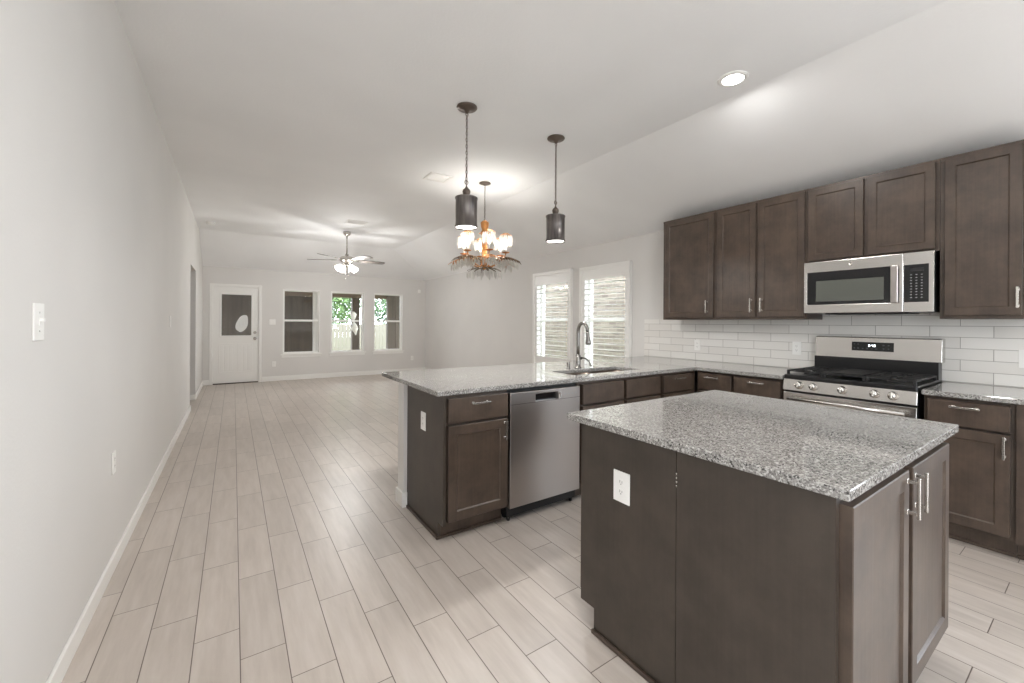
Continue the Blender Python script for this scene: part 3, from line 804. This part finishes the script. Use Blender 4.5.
# oven door, handle, drawer
od = obj('oven_door', MB().grid_solid(fG, [-RY1 + .002, -RY1 + .12, -RY0 - .12, -RY0 - .002], [.225, .33, .63, .793], lambda i, j: not (i == 1 and j == 1), -.03, 0), MAT['steel'], rg, .003)
obj('oven_window', MB().fbox(fG, -RY1 + .12, -RY0 - .12, .33, .63, -.03, -.002), MAT['blackglass'], od)
hd = MB().ring(fG(-RY1 + .05, .752, .05), fG(-RY0 - .05, .752, .05), .012, .012, 14)
for a in (-RY1 + .08, -RY0 - .08): hd.ring(fG(a, .752, -.002), fG(a, .752, .05), .009, .009, 10)
obj('oven_handle', hd, MAT['steel'], od)
obj('storage_drawer', MB().fbox(fG, -RY1 + .002, -RY0 - .002, .05, .215, -.03, 0), MAT['steel'], rg, .003)
for x in (RX + .08, 4.08):
    for y in (RY0 + .06, RY1 - .06): obj('levelling_foot', MB().ring((x, y, 0), (x, y, .035), .016, .016, 10), MAT['blackmetal'], rg)
# cooktop
obj('cooktop', MB().box(RX + .012, 4.15, RY0, RY1, .8935, .928), MAT['blackmetal'], rg, .008)
def grate(y0, y1, griddle=False):
    g = MB(); x0_, x1_ = RX + .045, 4.10; z = .962; r = .0065
    def bar(a, b): g.fbox(lambda p, q, d: Vector((p, q, d)), min(a[0], b[0]) - r, max(a[0], b[0]) + r, min(a[1], b[1]) - r, max(a[1], b[1]) + r, z - .012, z)
    bar((x0_, y0), (x1_, y0)); bar((x0_, y1), (x1_, y1)); bar((x0_, y0), (x0_, y1)); bar((x1_, y0), (x1_, y1)); bar(((x0_ + x1_) / 2, y0), ((x0_ + x1_) / 2, y1))
    ym = (y0 + y1) / 2
    for xc in (x0_ + .125, x1_ - .125):
        bar((xc, y0), (xc, ym - .035)); bar((xc, ym + .035), (xc, y1))
    bar((x0_, ym), (x0_ + .09, ym)); bar((x0_ + .16, ym), (x1_ - .16, ym)); bar((x1_ - .09, ym), (x1_, ym))
    for x in (x0_, x1_):
        for y in (y0, y1): g.box(x - .009, x + .009, y - .009, y + .009, .927, z)
    return obj('grate', g, MAT['castiron'], rg, .002)
grate(1.275, 1.50); grate(1.02, 1.255); grate(.757, 1.0)
for x in (RX + .17, 3.985):
    for y in (1.387, .878): 
        bn = obj('burner', MB().lathe((x, y, .9275), [(0, 0), (.05, 0), (.048, .01), (.032, .014), (.03, .02), (0, .02)], 22), MAT['castiron'], rg)
bn = obj('burner', MB().lathe((3.83, 1.137, .9275), [(0, 0), (.045, 0), (.043, .01), (.03, .014), (.028, .02), (0, .02)], 22), MAT['castiron'], rg)
obj('griddle_plate', MB().box(RX + .07, 4.07, 1.045, 1.23, .962, .968), MAT['castiron'], rg, .002)
# back guard
bgd = MB().box(4.13, XR - .011, RY0 + .006, RY1 - .006, .90, 1.052)
bgp = obj('backguard', bgd, MAT['blackmetal'], rg)
fB = fr_x(4.15)
bgs = MB().prism(frk, [(4.128, 1.05), (XR - .0115, 1.05), (XR - .0115, 1.222), (4.150, 1.222), (4.140, 1.216)], RY0 - .012, RY1 - .012)
bs_ = obj('backguard_panel', bgs, MAT['steel'], rg, .004)
# the panel face leans back a little
fD = lambda a, b, d: Vector((4.128 + (b - 1.05) * (.012 / .166) - d, -a, b))
obj('display_glass', MB().fbox(fD, -1.252, -.990, 1.112, 1.182, -.003, .002), MAT['blackglass'], bs_)
SEG = {0: 'abcdef', 4: 'fgbc', 8: 'abcdefg', 2: 'abged', 5: 'afgcd'}
dg = MB()
def digit(n_, a, b, s=.0065):
    P = {'a': (0, 2, 1, 2), 'b': (1, 1, 1, 2), 'c': (1, 0, 1, 1), 'd': (0, 0, 1, 0), 'e': (0, 0, 0, 1), 'f': (0, 1, 0, 2), 'g': (0, 1, 1, 1)}
    for q in SEG[n_]:
        u0, v0, u1, v1 = P[q]
        dg.fbox(fD, a + u0 * s - .0013, a + u1 * s + .0013, b + v0 * s - .0013, b + v1 * s + .0013, .002, .0026)
digit(8, -1.143, 1.148); digit(4, -1.122, 1.148); digit(8, -1.109, 1.148)
for q in (.003, .009): dg.fbox(fD, -1.131, -1.129, 1.148 + q, 1.15 + q, .002, .0026)
obj('clock_digits', dg, MAT['digit'], bs_)
key_print = simple('dim_key_print', srgb(92, 94, 96), .5)
for (a, b) in [(-1.235, 1.165), (-1.21, 1.165), (-1.235, 1.133), (-1.21, 1.133), (-1.18, 1.13), (-1.15, 1.13), (-1.12, 1.13), (-1.095, 1.13), (-1.05, 1.16), (-1.02, 1.16), (-1.05, 1.133), (-1.02, 1.133)]:
    obj('touch_key', MB().fbox(fD, a - .004, a + .004, b - .0025, b + .0025, .002, .0024), key_print, bs_)

# ------------------------------------------------------------------ ceiling lamps
def chain(mb, x, y, z0, z1, link=.032, r=.0022, w=.008):
    z = z1; k = 0
    while z > z0 + link * .5:
        a = k % 2
        pts = []
        for i in range(12):
            q = 2 * math.pi * i / 12
            dx, dz = w * math.cos(q), link * .5 * math.sin(q)
            pts.append((x + (dx if a else 0), y + (0 if a else dx), z - link * .5 + dz))
        mb.tube(pts, r, 5, closed=True)
        z -= link * .78; k += 1
    return mb
def pendant(x, y, label):
    p = thing('pendant_lamp', (x, y, ZC), label, 'pendant lamp', 'pendant lamps')
    obj('canopy', MB().lathe((x, y, ZC - .0005), [(0, 0), (.078, 0), (.080, -.006), (.074, -.013), (.060, -.017), (.054, -.021), (.022, -.024), (.010, -.05), (0, -.05)], 28), MAT['bronze'], p)
    obj('hook_loop', MB().tube([(x + .011 * math.cos(q), y, ZC - .058 + .013 * math.sin(q)) for q in [2 * math.pi * k / 14 for k in range(14)]], .003, 6, closed=True), MAT['bronze'], p)
    obj('chain', chain(MB(), x, y, 2.405, ZC - .064).tube([(x + .002, y, ZC - .05), (x - .003, y + .002, 2.7), (x + .002, y, 2.36)], .0016, 5), MAT['bronze'], p)
    obj('finial', MB().tube([(x + .014 * math.cos(q), y, 2.402 + .016 * math.sin(q)) for q in [2 * math.pi * k / 14 for k in range(14)]], .0035, 6, closed=True)
        .lathe((x, y, 2.275), [(.0, .108), (.006, .104), (.006, .09), (.01, .088), (.014, .08), (.026, .07), (.031, .055), (.026, .035), (.018, .028), (.03, .02), (.03, .01), (0, .01)], 20), MAT['bronze'], p)
    sh = MB().lathe((x, y, 0), [(0, 2.284), (.086, 2.284), (.088, 2.280), (.088, 2.272), (.083, 2.270), (.083, 2.066), (.088, 2.064), (.088, 2.05), (.085, 2.048), (.080, 2.05), (.080, 2.265), (0, 2.267)], 36)
    obj('lamp_shade', sh, MAT['zinc'], p)
    obj('bulb', MB().lathe((x, y, 0), [(0, 2.266), (.014, 2.266), (.014, 2.22), (.03, 2.18), (.036, 2.15), (.03, 2.115), (.015, 2.095), (0, 2.09)], 18), MAT['bulb'], p)
    obj('diffuser', MB().lathe((x, y, 0), [(0, 2.062), (.079, 2.062), (.079, 2.058), (0, 2.058)], 30), MAT['glow'], p)
    lamp('pendant_light', 'AREA', (x, y, 2.052), 9, WARM, .15)
pendant(1.475, 2.894, 'cylindrical aged metal pendant lamp on a chain, nearer the long blank wall')
pendant(2.378, 2.912, 'cylindrical aged metal pendant lamp on a chain, nearer the wall cabinets')

# recessed can light
def can(x, y, label, vis=True, pw=CAN_P):
    c_ = thing('ceiling_light', (x, y, ZC), label, 'ceiling light', 'recessed ceiling lights')
    obj('trim_ring', MB().lathe((x, y, ZC - .0005), [(.066, -.001), (.068, -.007), (.09, -.006), (.096, -.001), (.096, 0)], 32), MAT['trim'], c_)
    obj('lens', MB().lathe((x, y, ZC), [(0, -.005), (.067, -.005), (.067, -.0015), (0, -.0015)], 28), MAT['bulb'], c_)
    lamp('can_light', 'AREA', (x, y, ZC - .009), pw, WARM, .13)
can(2.781, 1.513, 'bright recessed ceiling light above the kitchen aisle')
can(.95, .75, 'added unseen recessed fill light above the viewer near the blank wall', pw=12)  # out of view, added for fill light
gl_ = thing('fill_globe', (1.0, -1.3, ZC), 'added white fill globe hanging unseen behind the viewer', 'pendant lamp')  # unseen glowing globe added to lift the ambient light
obj('canopy', MB().lathe((1.0, -1.3, ZC - .0005), [(0, 0), (.06, 0), (.055, -.02), (.01, -.028), (0, -.028)], 24), MAT['nickel'], gl_)
obj('rod', MB().ring((1.0, -1.3, 2.48), (1.0, -1.3, ZC - .02), .006, .006, 10), MAT['nickel'], gl_)
obj('fill_globe_shell', MB().lathe((1.0, -1.3, 2.33), [(.16 * math.sin(math.pi * k / 14), .16 * math.cos(math.pi * k / 14)) for k in range(15)], 28), MAT['glow'], gl_)
lamp('globe_fill_light', 'POINT', (1.0, -1.3, 2.10), 30, WARM, .12)

# vents and smoke detector
def vent(x0, x1, y0, y1, label):
    v = thing('ceiling_vent', ((x0 + x1) / 2, (y0 + y1) / 2, ZC), label, 'ceiling vent', 'ceiling vents')
    fz_ = lambda a, b, d: Vector((a, b, ZC - .0005 - d))
    obj('vent_frame', MB().grid_solid(fz_, [x0, x0 + .03, x1 - .03, x1], [y0, y0 + .03, y1 - .03, y1], lambda i, j: not (i == 1 and j == 1), 0, .008), MAT['trim'], v, .002)
    s = MB(); k = y0 + .04
    while k < y1 - .03:
        s.add([fz_(x0 + .03, k, .001), fz_(x1 - .03, k, .001), fz_(x1 - .03, k + .012, .009), fz_(x0 + .03, k + .012, .009),
               fz_(x0 + .03, k + .003, .001), fz_(x1 - .03, k + .003, .001), fz_(x1 - .03, k + .015, .009), fz_(x0 + .03, k + .015, .009)],
              [(0, 1, 2, 3), (4, 7, 6, 5), (0, 4, 5, 1), (3, 2, 6, 7), (0, 3, 7, 4), (1, 5, 6, 2)])
        k += .030
    obj('vent_slats', s, MAT['trim'], v)
    obj('duct_shadow', MB().fbox(fz_, x0 + .03, x1 - .03, y0 + .03, y1 - .03, 0, .0008), simple('duct_grey', srgb(62, 60, 58), .7), v)
vent(1.79, 2.06, 4.36, 4.62, 'white ceiling air vent between the pendants and the fan')
vent(1.52, 1.84, 7.18, 7.44, 'small white ceiling air vent just in front of the ceiling fan')
sm = thing('smoke_detector', (-.33, 8.78, ZC), 'round white smoke detector on the ceiling above the back door side', 'smoke detector')
obj('detector_base', MB().lathe((-.33, 8.78, ZC - .0005), [(0, 0), (.07, 0), (.07, -.012), (0, -.012)], 26), MAT['plastic'], sm)
obj('detector_cap', MB().lathe((-.33, 8.78, ZC - .012), [(.063, 0), (.062, -.016), (.052, -.026), (0, -.028)], 26), MAT['plastic'], sm)

# ------------------------------------------------------------------ ceiling fan
FX, FY = 1.723, 8.212
fan = thing('ceiling_fan', (FX, FY, ZC), 'five-blade ceiling fan with lit glass shades hanging on a long rod', 'ceiling fan')
obj('canopy', MB().lathe((FX, FY, ZC - .0005), [(0, 0), (.068, 0), (.068, -.03), (.05, -.06), (.02, -.075), (0, -.075)], 24), MAT['nickel'], fan)
obj('down_rod', MB().ring((FX, FY, 2.53), (FX, FY, ZC - .05), .0125, .0125, 12), MAT['nickel'], fan)
obj('motor_housing', MB().lathe((FX, FY, 0), [(0, 2.575), (.03, 2.57), (.035, 2.54), (.09, 2.525), (.125, 2.50), (.128, 2.46), (.10, 2.43), (.06, 2.42), (.05, 2.38), (0, 2.38)], 28), MAT['nickel'], fan)
def blade(ang):
    rot = Matrix.Rotation(ang, 3, 'Z')
    def fb(a, b, d):
        pitch = math.radians(-10)
        return Vector((FX, FY, 2.462)) + rot @ Vector((a, b * math.cos(pitch), d + b * math.sin(pitch)))
    prof = [(.20, -.055), (.30, -.066), (.60, -.072), (.68, -.066), (.705, -.04), (.71, 0), (.705, .04), (.68, .066), (.60, .072), (.30, .066), (.20, .055)]
    b_ = obj('blade', MB().prism(fb, prof, 0, .007), MAT['blade'], fan, origin=(FX, FY, 2.462))
    obj('blade_iron', MB().prism(fb, [(.09, -.016), (.2, -.02), (.26, -.045), (.27, 0), (.26, .045), (.2, .02), (.09, .016)], -.005, -.0005), MAT['nickel'], b_)
for k in range(5): blade(math.radians(148 + 72 * k))
obj('light_kit', MB().lathe((FX, FY, 0), [(0, 2.38), (.055, 2.378), (.06, 2.355), (.03, 2.335), (.012, 2.32), (0, 2.318)], 20), MAT['nickel'], fan)
for k in range(4):
    a = math.radians(20 + 90 * k); dx, dy = math.cos(a), math.sin(a)
    ax = Vector((dx * .75, dy * .75, -.66)).normalized()
    c0 = Vector((FX + dx * .05, FY + dy * .05, 2.36))
    ar = obj('lamp_arm', MB().tube([c0, c0 + Vector((dx * .04, dy * .04, .0)), c0 + Vector((dx * .06, dy * .06, -.01)) + ax * .01], .009, 8), MAT['nickel'], fan)
    p0 = c0 + Vector((dx * .055, dy * .055, -.008))
    sh = obj('glass_shade', MB().lathe(tuple(p0), [(.018, 0), (.03, .012), (.048, .04), (.058, .075), (.062, .105), (.0, .107)], 20, axis=tuple(ax)), MAT['glow'], fan)
    lamp('fan_light', 'POINT', tuple(p0 + ax * .14), 15, WARM, .05)
obj('pull_chain', MB().tube([(FX - .02, FY, 2.33), (FX - .02, FY, 2.12)], .002, 5).tube([(FX + .03, FY, 2.33), (FX + .03, FY, 2.18)], .002, 5).lathe((FX - .02, FY, 2.10), [(0, .03), (.006, .02), (.007, .008), (0, 0)], 10).lathe((FX + .03, FY, 2.16), [(0, .03), (.006, .02), (.007, .008), (0, 0)], 10), MAT['nickel'], fan)

# ------------------------------------------------------------------ chandelier
HX, HYY = 2.458, 4.341
ch = thing('chandelier', (HX, HYY, ZC), 'gilt palm-leaf chandelier with lit crystal-draped candle shades', 'chandelier')
obj('canopy', MB().lathe((HX, HYY, ZC - .0005), [(0, 0), (.068, 0), (.07, -.008), (.045, -.018), (.014, -.03), (0, -.034)], 24), MAT['bronze'], ch)
obj('ceiling_medallion', MB().lathe((HX, HYY, ZC - .0002), [(.07, -.001), (.13, -.003), (.14, -.001)], 24), MAT['trim'], ch)
obj('chain', chain(MB(), HX, HYY, 2.53, ZC - .03), MAT['bronze'], ch)
rnd = random.Random(11)
col_ = MB().lathe((HX, HYY, 0), [(0, 2.54), (.02, 2.535), (.05, 2.51), (.046, 2.46), (.03, 2.42), (.052, 2.39), (.035, 2.36), (.028, 2.3), (.034, 2.2), (.03, 2.12), (.042, 2.06), (.03, 2.0), (.02, 1.96), (0, 1.945)], 16)
obj('column', col_, MAT['gold'], ch)
def leaf(mb, base, dirv, L, w, droop, n=7):
    """curved palm leaflet with a folded midrib"""
    d = Vector(dirv).normalized(); side = d.cross(Vector((0, 0, 1))).normalized(); vs = []
    for k in range(n):
        q = k / (n - 1); c = Vector(base) + d * L * q + Vector((0, 0, droop * q * q))
        ww = w * math.sin(math.pi * (.12 + .88 * q)) + .001
        vs += [c - side * ww, c + Vector((0, 0, .004)), c + side * ww, c + Vector((0, 0, -.002))]
    fs = []
    for k in range(n - 1):
        for i in range(4): fs.append((4 * k + i, 4 * k + (i + 1) % 4, 4 * k + 4 + (i + 1) % 4, 4 * k + 4 + i))
    fs += [(0, 1, 2, 3), tuple(4 * (n - 1) + i for i in (3, 2, 1, 0))]
    mb.add(vs, fs, True)
def crystal(mb, x, y, z, L=.05, r=.0075):
    mb.lathe((x, y, z), [(0, 0), (r * .5, -.006), (r, -.3 * L), (r * .9, -.7 * L), (0, -L)], 6, smooth=False)
top = MB()
for k in range(9):
    a = 2 * math.pi * k / 9; leaf(top, (HX, HYY, 2.44), (math.cos(a) * .4, math.sin(a) * .4, 1), .12, .024, -.03)
    leaf(top, (HX, HYY, 2.36), (math.cos(a + .3), math.sin(a + .3), .9), .10, .022, -.05)
obj('leaf_crown', top, MAT['gold'], ch)
for k in range(6):
    a = math.radians(12 + 60 * k); cx, sy = math.cos(a), math.sin(a)
    P = lambda r, z: Vector((HX + cx * r, HYY + sy * r, z))
    arm = obj('arm', MB().tube([P(.02, 2.02), P(.07, 1.985), P(.13, 2.0), (P(.2, 2.06)), P(.25, 2.1), P(.262, 2.13)], [.009, .008, .008, .007, .007, .006], 8), MAT['gold'], ch)
    fr_ = MB()
    leaf(fr_, P(.05, 2.05), (cx, sy, .55), .40, .02, -.20, 9)
    for q in range(9):                                   # leaflets off the frond rib
        f_ = .22 + q * .09
        b = P(.05, 2.05) + Vector((cx, sy, .55)).normalized() * .40 * f_ + Vector((0, 0, -.20 * f_ * f_))
        for sgn in (-1, 1):
            sd_ = Vector((-sy, cx, 0)) * sgn + Vector((cx, sy, 0)) * .7
            leaf(fr_, b, (sd_.x, sd_.y, .1), .095, .017, -.055, 5)
    frond = obj('palm_frond', fr_, MAT['darkgold'] if k % 2 else MAT['gold'], ch)
    cr_ = MB()
    for q in range(14):
        f_ = .22 + q * .06
        b = P(.05, 2.05) + Vector((cx, sy, .55)).normalized() * .40 * f_ + Vector((0, 0, -.20 * f_ * f_))
        for sgn in (-1, 1):
            off_ = Vector((-sy, cx, 0)) * sgn * rnd.uniform(.03, .06)
            crystal(cr_, b.x + off_.x, b.y + off_.y, b.z - .03, rnd.uniform(.06, .085), .009)
    obj('crystal_drops', cr_, MAT['crystal'], frond)['kind'] = 'stuff'
    tip = P(.262, 2.13)
    obj('bobeche', MB().lathe(tuple(tip), [(0, .0), (.04, .012), (.048, .02), (.044, .02), (0, .008)], 18), MAT['gold'], arm)
    obj('candle', MB().ring(tip + Vector((0, 0, .01)), tip + Vector((0, 0, .085)), .011, .011, 12), MAT['trim'], arm)
    obj('bulb', MB().lathe(tuple(tip + Vector((0, 0, .085))), [(.008, 0), (.016, .02), (.017, .035), (.008, .06), (0, .07)], 12), MAT['candle'], arm)
    # crystal-draped shade: wire ring with hanging prisms
    rg_ = MB()
    zt = tip.z + .215
    for (rr_, zz) in ((.035, zt + .02), (.07, zt)):
        rg_.tube([(tip.x + rr_ * math.cos(q), tip.y + rr_ * math.sin(q), zz) for q in [2 * math.pi * i / 16 for i in range(16)]], .0035, 5, closed=True)
    for q in range(6):
        b = 2 * math.pi * q / 6
        rg_.tube([(tip.x + .07 * math.cos(b), tip.y + .07 * math.sin(b), zt), (tip.x + .01 * math.cos(b), tip.y + .01 * math.sin(b), zt + .03)], .0025, 5)
    so = obj('shade_ring', rg_, MAT['gold'], arm)
    dr = MB()
    for q in range(18):
        b = 2 * math.pi * q / 18
        crystal(dr, tip.x + .071 * math.cos(b), tip.y + .071 * math.sin(b), zt, .14, .011)
    obj('shade_crystals', dr, MAT['crystal'], so)['kind'] = 'stuff'
    lamp('candle_light', 'POINT', tuple(tip + Vector((0, 0, .13))), 9.5, (1, .96, .90), .02)
# lower tier of small leaves and drops
lo = MB(); lc = MB()
for k in range(12):
    a = 2 * math.pi * k / 12 + .2; cx, sy = math.cos(a), math.sin(a)
    leaf(lo, (HX + cx * .02, HYY + sy * .02, 1.97), (cx, sy, .15), .19, .02, -.07, 7)
    for q in (.08, .13, .18, .21):
        crystal(lc, HX + cx * q, HYY + sy * q, 1.965 - q * .25, .075, .008)
obj('lower_leaves', lo, MAT['darkgold'], ch)
obj('lower_crystals', lc, MAT['crystal'], ch)['kind'] = 'stuff'

# ------------------------------------------------------------------ outdoors
def grass_mat():
    t = NT('lawn'); p, _ = t.pos()
    t.set(Base_Color=t.ramp(t.noise(p, 6, 5), [(.3, srgb(86, 104, 60)), (.7, srgb(140, 150, 98))]), Roughness=.9); return t.m
def leafm(a, b):
    t = NT('tree_leaves'); p, _ = t.pos()
    t.set(Base_Color=t.ramp(t.noise(p, 3, 4), [(.3, a), (.7, b)]), Roughness=.6); return t.m
def bricks():
    t = NT('tan_brick'); p, _ = t.pos()
    m = t.node('ShaderNodeMapping'); t.link(p, m.inputs[0]); m.inputs['Rotation'].default_value = (0, math.radians(-90), math.radians(-90))
    sx = t.node('ShaderNodeSeparateXYZ'); t.link(p, sx.inputs[0]); cx_ = t.node('ShaderNodeCombineXYZ'); t.link(sx.outputs[1], cx_.inputs[0]); t.link(sx.outputs[2], cx_.inputs[1])
    b = t.node('ShaderNodeTexBrick'); t.link(cx_.outputs[0], b.inputs['Vector'])
    b.inputs['Color1'].default_value = srgb(82, 73, 64); b.inputs['Color2'].default_value = srgb(106, 97, 86); b.inputs['Mortar'].default_value = srgb(124, 117, 107)
    b.inputs['Scale'].default_value = 1; b.inputs['Brick Width'].default_value = .24; b.inputs['Row Height'].default_value = .08; b.inputs['Mortar Size'].default_value = .008
    t.set(Base_Color=b.outputs[0], Roughness=.85); return t.m
struct('ground_lawn', MB().box(-14, 22, 15.2, 40, -.3, -.12).box(5.21, 22, .5, 15.2, -.3, -.12), grass_mat())
struct('ground_light_stop', MB().box(-14, -4.01, YB - 8, 15.19, -.3, -.12).box(-4.01, XL - .13, YB - 8, 6.6, -.3, -.12), simple('dull_grey_ground', srgb(122, 120, 118), .9))  # unseen grey ground added to cut light from below at the left opening
struct('ground_bounce', MB().box(XR + .16, 22, YB - 8, .49, -.3, -.1).box(XR + .16, 5.2, .49, YF, -.3, -.1), simple('pale_bounce', srgb(205, 203, 200), .8))  # unseen pale ground added to bounce daylight up through the right rear opening
struct('floor_patio', MB().box(-4, 5.2, YF + .15, 15.2, -.25, -.04), simple('patio_concrete', srgb(196, 188, 176), .8))
brown = (lambda t: (t.set(Base_Color=t.ramp(t.noise(t.mapping(t.pos()[0], (9, 1, .4)), 1, 3), [(.3, srgb(70, 62, 54)), (.7, srgb(92, 82, 72))]), Roughness=.8), t.m)[1])(NT('brown_siding'))
beam = simple('tan_beam_paint', srgb(122, 106, 92), .7)
struct('ceiling_patio', MB().box(-4, 5.2, YF + .15, 13.6, 2.5, 2.6), beam)
struct('wall_patio', MB().box(-4, 1.98, 13.2, 13.32, -.05, 2.5).box(-4.1, -4, YF + .15, 13.3, -.05, 2.5), brown)
struct('trim_1', MB().box(-4, 5.2, 13.0, 13.18, 2.03, 2.5), beam)
pc = thing('patio_post', (3.0, 13.1, -.04), 'brown porch post with a white wavy form, seen through the middle far window', 'post')
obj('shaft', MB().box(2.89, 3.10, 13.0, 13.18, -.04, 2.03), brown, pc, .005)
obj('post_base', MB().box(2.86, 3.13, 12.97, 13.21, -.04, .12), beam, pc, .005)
wp = thing('porch_column', (1.61, 11.05, -.04), 'slim white column just outside the dark far window', 'column')
obj('shaft', MB().box(1.56, 1.66, 11.0, 11.1, -.04, 2.5), MAT['trim'], wp, .004)
struct('wall_storage', MB().box(3.89, 5.2, 12.9, 13.02, -.05, 2.5).box(3.885, 3.94, 12.86, 12.90, -.05, 2.5).box(4.15, 4.17, 12.88, 12.90, -.05, 2.5), brown)
white_form_m = simple('matte_white', srgb(226, 222, 214), .8)  # wavy white form added before the post for an unidentified white mark
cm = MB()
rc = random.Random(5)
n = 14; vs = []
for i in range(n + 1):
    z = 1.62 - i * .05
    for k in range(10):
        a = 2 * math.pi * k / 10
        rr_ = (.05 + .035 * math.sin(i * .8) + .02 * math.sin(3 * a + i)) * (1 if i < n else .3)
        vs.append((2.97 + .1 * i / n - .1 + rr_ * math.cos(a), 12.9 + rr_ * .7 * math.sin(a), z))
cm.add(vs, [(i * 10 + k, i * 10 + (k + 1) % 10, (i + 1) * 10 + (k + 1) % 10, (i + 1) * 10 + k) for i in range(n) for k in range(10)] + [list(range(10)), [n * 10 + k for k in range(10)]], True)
obj('white_form', cm, white_form_m, pc)
fe = thing('wooden_fence', (3, 18, -.12), 'pale wooden board fence across the back yard', 'fence')
fb_ = MB(); x = -6
while x < 16: fb_.box(x, x + .14, 18, 18.02, -.12, 1.22); x += .146
obj('boards', fb_, simple('fence_boards', srgb(112, 107, 98), .85), fe)
obj('rail', MB().box(-6, 16, 18.02, 18.06, .2, .29).box(-6, 16, 18.02, 18.06, .9, .99), simple('fence_rail', srgb(186, 170, 146), .85), fe)
def tree(x, y, h, r, seed, label, lm):
    t_ = thing('leafy_tree', (x, y, -.12), label, 'tree', 'trees beyond the fence')
    obj('trunk', MB().tube([(x, y, -.12), (x + .08, y, h * .3), (x - .05, y + .1, h * .6), (x, y, h * .85)], [.2, .16, .11, .05], 10), simple('bark', srgb(96, 82, 68), .9), t_)
    rn = random.Random(seed); m = MB()
    for k in range(5200):
        v = Vector((rn.gauss(0, 1), rn.gauss(0, 1), rn.gauss(0, 1))).normalized() * (rn.random() ** .4)
        c_ = Vector((x, y, h * .56)) + Vector((v.x * r, v.y * r, v.z * h * .42))
        u = Vector((rn.gauss(0, 1), rn.gauss(0, 1), rn.gauss(0, 1))).normalized(); w = u.orthogonal().normalized(); s_ = rn.uniform(.07, .15)
        m.add([c_ - u * s_, c_ - w * s_ * .5, c_ + u * s_, c_ + w * s_ * .5], [(0, 1, 2, 3)])
    obj('crown', m, lm, t_)
lm1, lm2 = leafm(srgb(52, 80, 40), srgb(120, 146, 92)), leafm(srgb(64, 94, 62), srgb(130, 156, 116))
tree(3.55, 20.6, 5.4, 1.55, 1, 'leafy green tree beyond the fence seen through the middle far window', lm1)
tree(6.75, 20.8, 6.0, 1.6, 2, 'bluish green tree beyond the fence seen through the last far window', lm2)
struct('wall_neighbour', MB().box(7.2, 7.4, -2, 11.2, -.12, 3.0), bricks())
